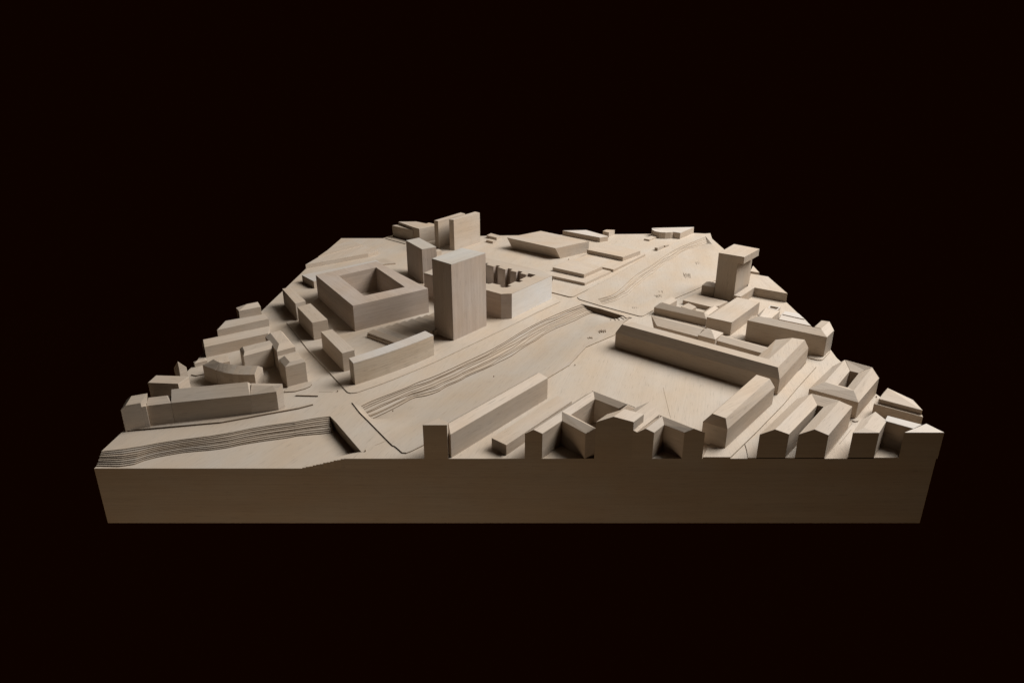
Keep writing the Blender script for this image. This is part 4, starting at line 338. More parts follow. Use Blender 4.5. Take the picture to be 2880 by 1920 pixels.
    'con3': [[[0.2564, 0.8182], [0.2642, 0.8239], [0.272, 0.8296], [0.2798, 0.8353], [0.2876, 0.841], [0.2949, 0.8473], [0.3019, 0.8539], [0.3085, 0.861], [0.3144, 0.8686], [0.3199, 0.8765], [0.3247, 0.8849], [0.3294, 0.8933], [0.334, 0.9018], [0.3385, 0.9103], [0.343, 0.9189], [0.3474, 0.9275], [0.3518, 0.9361], [0.3561, 0.9447], [0.3604, 0.9534], [0.3647, 0.962], [0.3692, 0.9706], [0.3736, 0.9792], [0.3781, 0.9878], [0.3826, 0.9963], [0.3871, 1.0048], [0.3917, 1.0133], [0.3963, 1.0218], [0.401, 1.0302], [0.4057, 1.0387], [0.4105, 1.0471], [0.4154, 1.0554], [0.4203, 1.0637], [0.4253, 1.0719], [0.4306, 1.0801], [0.4358, 1.0882], [0.4412, 1.0962], [0.4467, 1.1041], [0.4522, 1.1121], [0.458, 1.1198], [0.4637, 1.1275], [0.4693, 1.1354], [0.4749, 1.1433], [0.4804, 1.1513], [0.4857, 1.1593], [0.491, 1.1674], [0.4963, 1.1755], [0.5014, 1.1837], [0.5065, 1.1918], [0.5116, 1.2001], [0.5166, 1.2084], [0.5215, 1.2166], [0.5266, 1.2249], [0.5316, 1.2331], [0.5367, 1.2413], [0.5418, 1.2495], [0.547, 1.2577], [0.5521, 1.2658], [0.5573, 1.274], [0.5626, 1.2821], [0.5678, 1.2902], [0.5731, 1.2983], [0.5784, 1.3064], [0.5837, 1.3144], [0.589, 1.3225], [0.5945, 1.3305], [0.6001, 1.3383], [0.6057, 1.3462], [0.6114, 1.354], [0.6173, 1.3617], [0.6232, 1.3693], [0.6291, 1.377], [0.6352, 1.3844], [0.6413, 1.3919], [0.6475, 1.3993], [0.6538, 1.4066], [0.6602, 1.4138], [0.6666, 1.421], [0.6731, 1.4282], [0.6795, 1.4354], [0.686, 1.4426], [0.6924, 1.4498], [0.6989, 1.457], [0.7053, 1.4642], [0.7118, 1.4714], [0.7182, 1.4786], [0.7247, 1.4857], [0.7312, 1.4929], [0.7376, 1.5001], [0.7441, 1.5072], [0.7506, 1.5144], [0.7571, 1.5216], [0.7635, 1.5287], [0.77, 1.5359], [0.7765, 1.5431], [0.783, 1.5502], [0.7895, 1.5574]], [[0.2574, 0.8164], [0.2652, 0.8221], [0.273, 0.8277], [0.2808, 0.8334], [0.2889, 0.8382], [0.2967, 0.8433], [0.3042, 0.8487], [0.3108, 0.8556], [0.3168, 0.863], [0.3222, 0.8708], [0.3272, 0.8789], [0.3323, 0.8869], [0.3373, 0.8949], [0.3425, 0.9026], [0.3477, 0.9104], [0.3523, 0.9187], [0.3569, 0.9271], [0.3613, 0.9355], [0.3654, 0.9441], [0.3696, 0.9526], [0.3739, 0.9611], [0.3783, 0.9696], [0.3827, 0.9781], [0.3871, 0.9865], [0.3916, 0.9949], [0.3961, 1.0033], [0.4007, 1.0116], [0.4053, 1.0201], [0.4095, 1.0294], [0.4138, 1.0388], [0.4182, 1.0481], [0.4226, 1.0575], [0.4272, 1.0668], [0.4321, 1.0757], [0.4372, 1.0838], [0.4425, 1.0918], [0.4479, 1.0997], [0.4533, 1.1076], [0.4589, 1.1154], [0.4646, 1.1232], [0.47, 1.1311], [0.4755, 1.139], [0.4808, 1.1469], [0.4861, 1.155], [0.4913, 1.163], [0.4965, 1.1711], [0.5015, 1.1793], [0.5066, 1.1874], [0.5116, 1.1957], [0.5165, 1.2031], [0.5215, 1.21], [0.5264, 1.2168], [0.5314, 1.2236], [0.5363, 1.2307], [0.5414, 1.238], [0.5466, 1.246], [0.5517, 1.2541], [0.5569, 1.2622], [0.5622, 1.2711], [0.5676, 1.2803], [0.573, 1.2897], [0.5784, 1.2993], [0.5838, 1.3087], [0.589, 1.3171], [0.5945, 1.325], [0.6, 1.3328], [0.6056, 1.3407], [0.6112, 1.3485], [0.6169, 1.3562], [0.6226, 1.3636], [0.6282, 1.3701], [0.6339, 1.3766], [0.6397, 1.3832], [0.6454, 1.39], [0.6514, 1.3968], [0.6576, 1.4037], [0.664, 1.4108], [0.6704, 1.4181], [0.6768, 1.4255], [0.6832, 1.433], [0.6897, 1.4405], [0.6961, 1.4479], [0.7027, 1.4552], [0.7093, 1.4625], [0.7159, 1.4697], [0.7225, 1.477], [0.729, 1.4843], [0.7356, 1.4916], [0.7422, 1.4989], [0.7488, 1.5062], [0.7554, 1.5135], [0.7619, 1.5206], [0.7684, 1.5275], [0.7748, 1.5342], [0.7812, 1.5406], [0.7876, 1.5467]], [[0.2604, 0.8116], [0.268, 0.8172], [0.2756, 0.8229], [0.2833, 0.8283], [0.2911, 0.8337], [0.2986, 0.8393], [0.3057, 0.8453], [0.3124, 0.8518], [0.3184, 0.859], [0.3239, 0.8667], [0.3289, 0.8747], [0.3343, 0.8823], [0.3396, 0.89], [0.3449, 0.8981], [0.3499, 0.9064], [0.3542, 0.9154], [0.3585, 0.9242], [0.3628, 0.9327], [0.3671, 0.941], [0.3715, 0.949], [0.3761, 0.9567], [0.3809, 0.9643], [0.3855, 0.9721], [0.3901, 0.9802], [0.3944, 0.9887], [0.3986, 0.9976], [0.4028, 1.0067], [0.407, 1.016], [0.4113, 1.0252], [0.4156, 1.0342], [0.4203, 1.0427], [0.4251, 1.0509], [0.4301, 1.0586], [0.4353, 1.066], [0.4405, 1.0733], [0.4458, 1.0805], [0.4511, 1.088], [0.4563, 1.0957], [0.4615, 1.1037], [0.4667, 1.1119], [0.4718, 1.1204], [0.4768, 1.1288], [0.4819, 1.1372], [0.4869, 1.1454], [0.492, 1.1533], [0.497, 1.1611], [0.5019, 1.1688], [0.5068, 1.1765], [0.5117, 1.1843], [0.5165, 1.1924], [0.5214, 1.2008], [0.5263, 1.2094], [0.5312, 1.2181], [0.5361, 1.2268], [0.5413, 1.2353], [0.5465, 1.2434], [0.5516, 1.2511], [0.5568, 1.2584], [0.562, 1.2652], [0.5674, 1.2716], [0.5729, 1.2779], [0.5784, 1.2844], [0.5839, 1.292], [0.5891, 1.2999], [0.5944, 1.3077], [0.5997, 1.3155], [0.6051, 1.3233], [0.6105, 1.332], [0.6159, 1.341], [0.6213, 1.3498], [0.6268, 1.3585], [0.6324, 1.3668], [0.638, 1.3748], [0.6437, 1.3826], [0.6497, 1.39], [0.656, 1.3973], [0.6624, 1.4047], [0.6688, 1.4123], [0.6752, 1.42], [0.6817, 1.4279], [0.6881, 1.4351], [0.6944, 1.4422], [0.7009, 1.4491], [0.7075, 1.456], [0.714, 1.4629], [0.7206, 1.4698], [0.7271, 1.4766], [0.7337, 1.4835], [0.7403, 1.4904], [0.7468, 1.4973], [0.7534, 1.5041], [0.76, 1.511], [0.7665, 1.5177], [0.7729, 1.5237], [0.7793, 1.5297], [0.7857, 1.5355]], [[0.2612, 0.8102], [0.2689, 0.8157], [0.2765, 0.8212], [0.2842, 0.8267], [0.2919, 0.8322], [0.2992, 0.8381], [0.3061, 0.8445], [0.3127, 0.8512], [0.3187, 0.8584], [0.3241, 0.8661], [0.3292, 0.874], [0.3346, 0.8816], [0.34, 0.8892], [0.3458, 0.8963], [0.3515, 0.9035], [0.3563, 0.9116], [0.3611, 0.9197], [0.3654, 0.928], [0.3695, 0.9365], [0.3736, 0.945], [0.3778, 0.9534], [0.3821, 0.9617], [0.3869, 0.9692], [0.3915, 0.977], [0.396, 0.9852], [0.4003, 0.9938], [0.4045, 1.0028], [0.4089, 1.0116], [0.4135, 1.0198], [0.4181, 1.028], [0.4228, 1.0362], [0.4276, 1.0443], [0.4323, 1.0524], [0.4372, 1.0605], [0.4421, 1.0685], [0.447, 1.0765], [0.452, 1.0845], [0.4571, 1.0924], [0.4623, 1.1003], [0.4674, 1.1081], [0.4726, 1.1153], [0.4776, 1.1228], [0.4826, 1.1308], [0.4874, 1.1391], [0.4923, 1.1478], [0.4972, 1.1561], [0.5021, 1.1642], [0.5069, 1.1723], [0.5117, 1.1804], [0.5165, 1.1885], [0.5213, 1.1966], [0.5262, 1.2044], [0.531, 1.2112], [0.5358, 1.2179], [0.5409, 1.2246], [0.546, 1.2315], [0.5512, 1.2389], [0.5563, 1.2467], [0.5617, 1.2549], [0.5673, 1.2633], [0.5728, 1.272], [0.5784, 1.2807], [0.5839, 1.2893], [0.5891, 1.2979], [0.5944, 1.3061], [0.5997, 1.3139], [0.605, 1.3214], [0.6104, 1.3287], [0.6155, 1.336], [0.6207, 1.3434], [0.6258, 1.351], [0.6311, 1.3587], [0.6364, 1.3665], [0.6418, 1.3744], [0.6477, 1.3819], [0.6539, 1.389], [0.6601, 1.3959], [0.6661, 1.4024], [0.6721, 1.4088], [0.678, 1.4149], [0.6839, 1.4209], [0.6898, 1.4269], [0.6962, 1.4327], [0.7026, 1.4386], [0.7092, 1.4448], [0.7158, 1.4512], [0.7225, 1.4577], [0.7291, 1.4642], [0.7358, 1.4708], [0.7424, 1.4773], [0.7491, 1.4838], [0.7558, 1.4903], [0.7624, 1.4969], [0.7691, 1.5034], [0.7758, 1.5099], [0.7824, 1.5165]], [[0.2631, 0.8072], [0.2708, 0.8124], [0.2786, 0.8175], [0.2863, 0.8227], [0.2939, 0.828], [0.3012, 0.8339], [0.3078, 0.8405], [0.3143, 0.8474], [0.3204, 0.8545], [0.3258, 0.8621], [0.3309, 0.8698], [0.3366, 0.8771], [0.3423, 0.8844], [0.3486, 0.8909], [0.3548, 0.8975], [0.3597, 0.9054], [0.3647, 0.9133], [0.3691, 0.9215], [0.373, 0.9299], [0.377, 0.9384], [0.3811, 0.9468], [0.3854, 0.955], [0.3897, 0.9633], [0.3941, 0.9715], [0.3984, 0.9798], [0.4029, 0.988], [0.4077, 0.9954], [0.4125, 1.0029], [0.4173, 1.0106], [0.4219, 1.0185], [0.4264, 1.0269], [0.4308, 1.0357], [0.435, 1.0448], [0.4398, 1.0529], [0.4445, 1.0609], [0.4493, 1.0689], [0.4541, 1.0769], [0.459, 1.0848], [0.4639, 1.0927], [0.4688, 1.1006], [0.4737, 1.1086], [0.4785, 1.1166], [0.4833, 1.1238], [0.4882, 1.13], [0.4931, 1.1364], [0.4978, 1.1434], [0.5025, 1.151], [0.5071, 1.1593], [0.5118, 1.1681], [0.5165, 1.1772], [0.5212, 1.1866], [0.526, 1.1959], [0.5308, 1.2048], [0.5356, 1.2128], [0.5407, 1.2206], [0.5459, 1.2284], [0.5511, 1.2361], [0.5562, 1.2436], [0.5615, 1.2506], [0.5671, 1.2574], [0.5728, 1.2643], [0.5784, 1.2716], [0.584, 1.2791], [0.5891, 1.287], [0.5943, 1.295], [0.5995, 1.3027], [0.6047, 1.3102], [0.6099, 1.3173], [0.6148, 1.3244], [0.6195, 1.3313], [0.6242, 1.3382], [0.629, 1.3453], [0.6338, 1.3528], [0.6386, 1.3607], [0.6445, 1.3685], [0.6508, 1.3764], [0.6571, 1.3847], [0.6636, 1.393], [0.67, 1.4011], [0.6763, 1.4089], [0.6825, 1.4161], [0.6885, 1.4227], [0.6948, 1.4281], [0.7011, 1.433], [0.7073, 1.4376], [0.7135, 1.4421], [0.7199, 1.4474], [0.7266, 1.4537], [0.7333, 1.4601], [0.7401, 1.4664], [0.7468, 1.4728], [0.7535, 1.4791], [0.7603, 1.4857], [0.7672, 1.4932], [0.7741, 1.5005], [0.7808, 1.5072]], [[0.2662, 0.802], [0.2738, 0.8072], [0.2814, 0.8124], [0.2889, 0.8175], [0.2965, 0.8226], [0.3039, 0.8279], [0.3107, 0.8341], [0.3173, 0.8404], [0.3234, 0.8472], [0.3288, 0.8546], [0.3341, 0.8621], [0.3402, 0.8691], [0.3461, 0.8765], [0.3526, 0.8831], [0.3588, 0.8903], [0.3632, 0.8992], [0.3682, 0.9069], [0.3727, 0.915], [0.3766, 0.9234], [0.3805, 0.9318], [0.3844, 0.9401], [0.3887, 0.9483], [0.393, 0.9565], [0.3973, 0.9646], [0.402, 0.9719], [0.4068, 0.979], [0.4116, 0.9864], [0.4162, 0.9942], [0.4206, 1.0025], [0.4248, 1.0112], [0.429, 1.0202], [0.4332, 1.0293], [0.4377, 1.0373], [0.4423, 1.0453], [0.4469, 1.0533], [0.4516, 1.0613], [0.4562, 1.0693], [0.4609, 1.0771], [0.4659, 1.0836], [0.4708, 1.09], [0.4756, 1.0964], [0.4803, 1.103], [0.4847, 1.1108], [0.4892, 1.1188], [0.4937, 1.1268], [0.4983, 1.1347], [0.5028, 1.1427], [0.5073, 1.1507], [0.5118, 1.1586], [0.5165, 1.1665], [0.5211, 1.1744], [0.5257, 1.1823], [0.5304, 1.1903], [0.535, 1.1982], [0.5402, 1.2066], [0.5454, 1.2156], [0.5506, 1.2247], [0.5559, 1.2338], [0.5612, 1.2426], [0.567, 1.2502], [0.5727, 1.2575], [0.5784, 1.2647], [0.5841, 1.272], [0.5892, 1.2797], [0.5943, 1.2874], [0.5994, 1.2951], [0.6045, 1.3028], [0.6096, 1.3105], [0.6144, 1.3184], [0.6191, 1.3263], [0.6237, 1.3342], [0.6285, 1.3421], [0.6332, 1.35], [0.638, 1.3579], [0.6437, 1.3652], [0.6497, 1.3722], [0.6557, 1.3792], [0.6617, 1.3862], [0.6678, 1.3932], [0.6738, 1.4002], [0.6798, 1.4072], [0.6857, 1.4136], [0.6917, 1.4174], [0.6978, 1.4211], [0.7039, 1.4249], [0.7106, 1.4309], [0.7174, 1.4371], [0.7241, 1.4432], [0.7309, 1.4494], [0.7377, 1.4556], [0.7445, 1.4617], [0.7512, 1.4679], [0.758, 1.4741], [0.7648, 1.4802], [0.7715, 1.4864], [0.7783, 1.4925]], [[0.2676, 0.7998], [0.2751, 0.805], [0.2826, 0.8101], [0.2901, 0.8153], [0.2976, 0.8205], [0.3049, 0.8258], [0.3116, 0.832], [0.3183, 0.8382], [0.3244, 0.8449], [0.3297, 0.8523], [0.3351, 0.8596], [0.3415, 0.8661], [0.3479, 0.8726], [0.3555, 0.8777], [0.3628, 0.8831], [0.3681, 0.8905], [0.3733, 0.8979], [0.3778, 0.9058], [0.3816, 0.9141], [0.3854, 0.9224], [0.3892, 0.9306], [0.3934, 0.9387], [0.3976, 0.9468], [0.4019, 0.9548], [0.4061, 0.9629], [0.4103, 0.971], [0.4148, 0.9789], [0.4193, 0.9868], [0.4237, 0.9948], [0.4282, 1.0027], [0.4327, 1.0106], [0.4371, 1.0186], [0.4416, 1.0265], [0.446, 1.0345], [0.4504, 1.0425], [0.4548, 1.0505], [0.4592, 1.0584], [0.4636, 1.0664], [0.468, 1.0744], [0.4723, 1.0824], [0.4766, 1.0905], [0.4809, 1.0985], [0.4852, 1.1065], [0.4896, 1.1145], [0.494, 1.1224], [0.4985, 1.1304], [0.5029, 1.1383], [0.5074, 1.1463], [0.5119, 1.1542], [0.5165, 1.1621], [0.5211, 1.1699], [0.5256, 1.1778], [0.5302, 1.1857], [0.5348, 1.1935], [0.54, 1.201], [0.5452, 1.2085], [0.5503, 1.216], [0.5555, 1.2235], [0.5608, 1.2309], [0.5667, 1.2379], [0.5726, 1.2448], [0.5785, 1.2518], [0.5842, 1.2588], [0.5892, 1.2664], [0.5942, 1.2741], [0.5992, 1.2817], [0.6041, 1.2893], [0.6091, 1.297], [0.6135, 1.305], [0.6178, 1.313], [0.6221, 1.321], [0.6264, 1.329], [0.6307, 1.337], [0.6351, 1.3451], [0.6405, 1.3523], [0.6464, 1.3592], [0.6523, 1.3662], [0.6582, 1.3731], [0.6641, 1.3801], [0.67, 1.387], [0.6759, 1.3939], [0.6819, 1.4008], [0.6887, 1.4069], [0.6955, 1.413], [0.7023, 1.419], [0.7091, 1.4251], [0.7159, 1.4311], [0.7227, 1.4372], [0.7295, 1.4432], [0.7363, 1.4493], [0.7431, 1.4553], [0.7499, 1.4614], [0.7567, 1.4674], [0.7635, 1.4735], [0.7703, 1.4795], [0.7771, 1.4856]]],
    'W0': [-0.299, 0.0465, 0.1185],
    'W1': [-0.272, 0.0203, 0.139],
    'F0': [-0.3751, 0.0, 0.1227],
    'F1': [-0.2986, 0.0, 0.1374],
    'wall1': [[-0.3628, 0.1459, 0.139], [-0.3439, 0.1214, 0.139], [-0.272, 0.0203, 0.139]],
    'br_f': [[0.2017, 0.7848, 0.139], [0.2549, 0.7439, 0.139], [0.3001, 0.6994, 0.139], [0.3334, 0.672, 0.139]],
    'right2': [[0.3256, 0.6672, 0.1412], [0.3099, 0.6449, 0.1412], [0.2981, 0.6253, 0.1412], [0.2661, 0.5505, 0.1412], [0.1837, 0.4749, 0.1412], [0.1333, 0.373, 0.1412], [0.0802, 0.3082, 0.1412], [-0.0292, 0.1845, 0.1412], [-0.1149, 0.0833, 0.1412], [-0.1421, 0.0551, 0.1412]],
    'curve2': [[-0.1612, 0.0421, 0.1412], [-0.1804, 0.0228, 0.1412], [-0.1897, 0.0154, 0.1412], [-0.1977, 0.0163, 0.1412], [-0.2076, 0.0286, 0.1412], [-0.2151, 0.0373, 0.1412], [-0.2187, 0.0387, 0.1412], [-0.2274, 0.05, 0.1412], [-0.2824, 0.1259, 0.1412], [-0.3048, 0.156, 0.1412], [-0.3318, 0.1992, 0.1412]],
    'p3': [[0.1975, 0.8394, 0.1412], [0.1994, 0.8234, 0.1412], [0.2046, 0.8148, 0.1412], [0.2574, 0.7639, 0.1412], [0.3541, 0.6825, 0.1412], [0.3627, 0.6814, 0.1412], [0.3721, 0.6904, 0.1412], [0.47, 0.809, 0.1412], [0.5544, 0.8884, 0.1412], [0.6648, 0.9998, 0.1412], [0.7607, 1.1652, 0.1412], [0.8045, 1.37, 0.14120000000000002], [0.8052, 1.523, 0.14120000000000002], [0.815, 1.57, 0.14120000000000002], [0.8245, 1.6145, 0.14120000000000002], [0.7562, 1.5953, 0.1412], [0.6628, 1.4901, 0.1412], [0.6005, 1.3976, 0.1412], [0.4872, 1.2621, 0.1412], [0.351, 1.0638, 0.1412], [0.273, 0.9637, 0.1412]],
    'plates': {'block_plate': [[-0.6102, 0.6318], [-0.5289, 0.5038], [-0.492, 0.4453], [-0.41, 0.3284], [-0.3586, 0.2532], [-0.3513, 0.243], [-0.3436, 0.239], [-0.3344, 0.241], [-0.3303, 0.2421], [-0.2905, 0.276], [-0.2538, 0.3116], [-0.1859, 0.3843], [-0.0126, 0.6007], [0.0699, 0.7101], [0.1429, 0.7984], [0.1285, 0.8369], [-0.0468, 1.0257], [-0.2983, 1.1652], [-0.581, 1.1033], [-0.6109, 0.7046]], 'podium_plate': [[0.1141, 0.886], [0.173, 0.8383], [0.1812, 0.8383], [0.1886, 0.8436], [0.3239, 1.02], [0.4879, 1.2628], [0.3476, 1.3728], [0.1616, 1.1725]], 'row_plate': [[-0.742, 0.088], [-0.5677, 0.1191], [-0.4339, 0.1735], [-0.4092, 0.189], [-0.4145, 0.1917], [-0.4555, 0.171], [-0.5088, 0.1509], [-0.7312, 0.0885]], 'corner_plate': [[-0.4871, 0.243], [-0.4638, 0.2464], [-0.4466, 0.2587], [-0.439, 0.2686], [-0.4379, 0.2792], [-0.4416, 0.2895], [-0.4759, 0.2843], [-0.486, 0.2641]], 'median_strip': [[-0.4572, 0.2275], [-0.4093, 0.2251], [-0.4107, 0.2277], [-0.458, 0.2301]], 'left_plate': [[-0.7226, 0.323], [-0.7105, 0.319], [-0.6956, 0.3266], [-0.7039, 0.3449], [-0.7216, 0.3472]], 'street_plate': [[0.704, 0.3629], [0.6265, 0.2717], [0.5577, 0.1885], [0.4692, 0.0885], [0.3881, -0.0], [0.3397, 0.0], [0.3618, 0.0404], [0.5409, 0.223], [0.6913, 0.3797]], 'edge_plate': [[0.707, 0.4132], [0.7239, 0.4002], [0.7336, 0.4002], [0.7409, 0.4067], [0.7744, 0.4461], [0.7622, 0.4556], [0.7196, 0.4295]], 'court_plate': [[0.6657, 0.1285], [0.6719, 0.123], [0.6788, 0.1244], [0.6832, 0.1295], [0.6822, 0.1364], [0.6742, 0.1347]], 'front_plate': [[0.4197, 0.0], [0.5562, -0.0], [0.6638, 0.1176], [0.6865, 0.1629], [0.6073, 0.1998], [0.4298, 0.0445], [0.426, 0.0238]], 'far_plate': [[-0.5112, 1.5306], [-0.4175, 1.4469], [-0.4133, 1.477], [-0.4728, 1.5306]], 'corner_edge_plate': [[0.5956, 0.0], [0.6873, 0.0], [0.7274, 0.1109], [0.6975, 0.121]]},
    'hole3': [[0.7806, 1.4391, 0.1412], [0.7766, 1.3136, 0.1412], [0.7543, 1.2083, 0.1412], [0.6734, 1.0446, 0.1412], [0.5526, 0.9152, 0.1412], [0.4644, 0.84, 0.1412], [0.3585, 0.6992, 0.1412], [0.3501, 0.6949, 0.1412], [0.3054, 0.7338, 0.1412], [0.2657, 0.7669, 0.1412]],
    'ticks': [[[0.2303, 0.5843], [0.2297, 0.5668]], [[0.2359, 0.5871], [0.2352, 0.5695]], [[0.2407, 0.5843], [0.24, 0.5667]], [[0.2461, 0.586], [0.2454, 0.5684]], [[0.1951, 0.5373], [0.1957, 0.528]], [[0.2002, 0.539], [0.2007, 0.5297]], [[0.2047, 0.5363], [0.2052, 0.5271]], [[0.3492, 0.7576], [0.3484, 0.743]], [[0.3542, 0.7563], [0.3534, 0.7416]], [[0.3592, 0.7553], [0.3584, 0.7406]], [[0.3641, 0.7534], [0.3632, 0.7388]], [[0.4354, 0.8615], [0.4329, 0.8404]], [[0.4389, 0.8562], [0.4364, 0.8352]], [[0.4434, 0.8552], [0.4408, 0.8343]], [[0.4494, 0.8617], [0.4468, 0.8407]], [[0.4533, 0.8583], [0.4506, 0.8373]], [[0.4574, 0.9025], [0.4553, 0.8839]], [[0.466, 0.8998], [0.4638, 0.8813]], [[0.5815, 1.0901], [0.5711, 1.0407]], [[0.5814, 1.0729], [0.5711, 1.0243]], [[0.5882, 1.0827], [0.5777, 1.0336]], [[0.59, 1.0731], [0.5795, 1.0244]], [[0.595, 1.0761], [0.5844, 1.0273]], [[0.5989, 1.0746], [0.5882, 1.0259]], [[0.6577, 1.2154], [0.6515, 1.1843]], [[0.6645, 1.2165], [0.6582, 1.1855]], [[0.6693, 1.2104], [0.663, 1.1794]]],
    'fan': [[[0.2652, 0.6759], [0.2618, 0.6551], [0.2601, 0.6348], [0.2689, 0.6364], [0.2748, 0.6429], [0.2887, 0.6484], [0.3019, 0.6569], [0.3117, 0.6636], [0.318, 0.6709], [0.3232, 0.6742], [0.3265, 0.6861], [0.3116, 0.6895], [0.3022, 0.6861], [0.2948, 0.6793], [0.2858, 0.6827], [0.2762, 0.6861], [0.2701, 0.6793]], [[0.2701, 0.6793], [0.2707, 0.6576], [0.2689, 0.6364], [0.2748, 0.6429], [0.2887, 0.6484], [0.3019, 0.6569], [0.3117, 0.6636], [0.318, 0.6709], [0.3232, 0.6742], [0.3265, 0.6861], [0.3116, 0.6895], [0.3022, 0.6861], [0.2948, 0.6793], [0.2858, 0.6827], [0.2762, 0.6861]], [[0.2762, 0.6861], [0.2746, 0.6642], [0.2748, 0.6429], [0.2887, 0.6484], [0.3019, 0.6569], [0.3117, 0.6636], [0.318, 0.6709], [0.3232, 0.6742], [0.3265, 0.6861], [0.3116, 0.6895], [0.3022, 0.6861], [0.2948, 0.6793], [0.2858, 0.6827]], [[0.2858, 0.6827], [0.2884, 0.6654], [0.2887, 0.6484], [0.3019, 0.6569], [0.3117, 0.6636], [0.318, 0.6709], [0.3232, 0.6742], [0.3265, 0.6861], [0.3116, 0.6895], [0.3022, 0.6861], [0.2948, 0.6793]], [[0.2948, 0.6793], [0.2975, 0.6681], [0.3019, 0.6569], [0.3117, 0.6636], [0.318, 0.6709], [0.3232, 0.6742], [0.3265, 0.6861], [0.3116, 0.6895], [0.3022, 0.6861]], [[0.3022, 0.6861], [0.3081, 0.6748], [0.3117, 0.6636], [0.318, 0.6709], [0.3232, 0.6742], [0.3265, 0.6861], [0.3116, 0.6895]], [[0.3116, 0.6895], [0.3139, 0.6801], [0.318, 0.6709], [0.3232, 0.6742], [0.3265, 0.6861]]],
    'joints': [[[0.3283, 0.2668], [0.3148, 0.1409]], [[0.6518, 0.0964], [0.605, 0.0464]], [[-0.2353, 0.0559], [-0.2515, 0.0426]], [[-0.4139, 0.2468], [-0.3844, 0.2468]]],
    'pins': [[-0.3738, 0.2478, 0.139], [0.7678, 0.2231, 0.139], [0.2046, 1.2378, 0.139], [-0.0409, 0.3166, 0.139], [0.1469, 0.3752, 0.139], [-0.2659, 0.0226, 0.139], [-0.2409, 0.1647, 0.139], [0.2035, 1.2357, 0.139]],
}
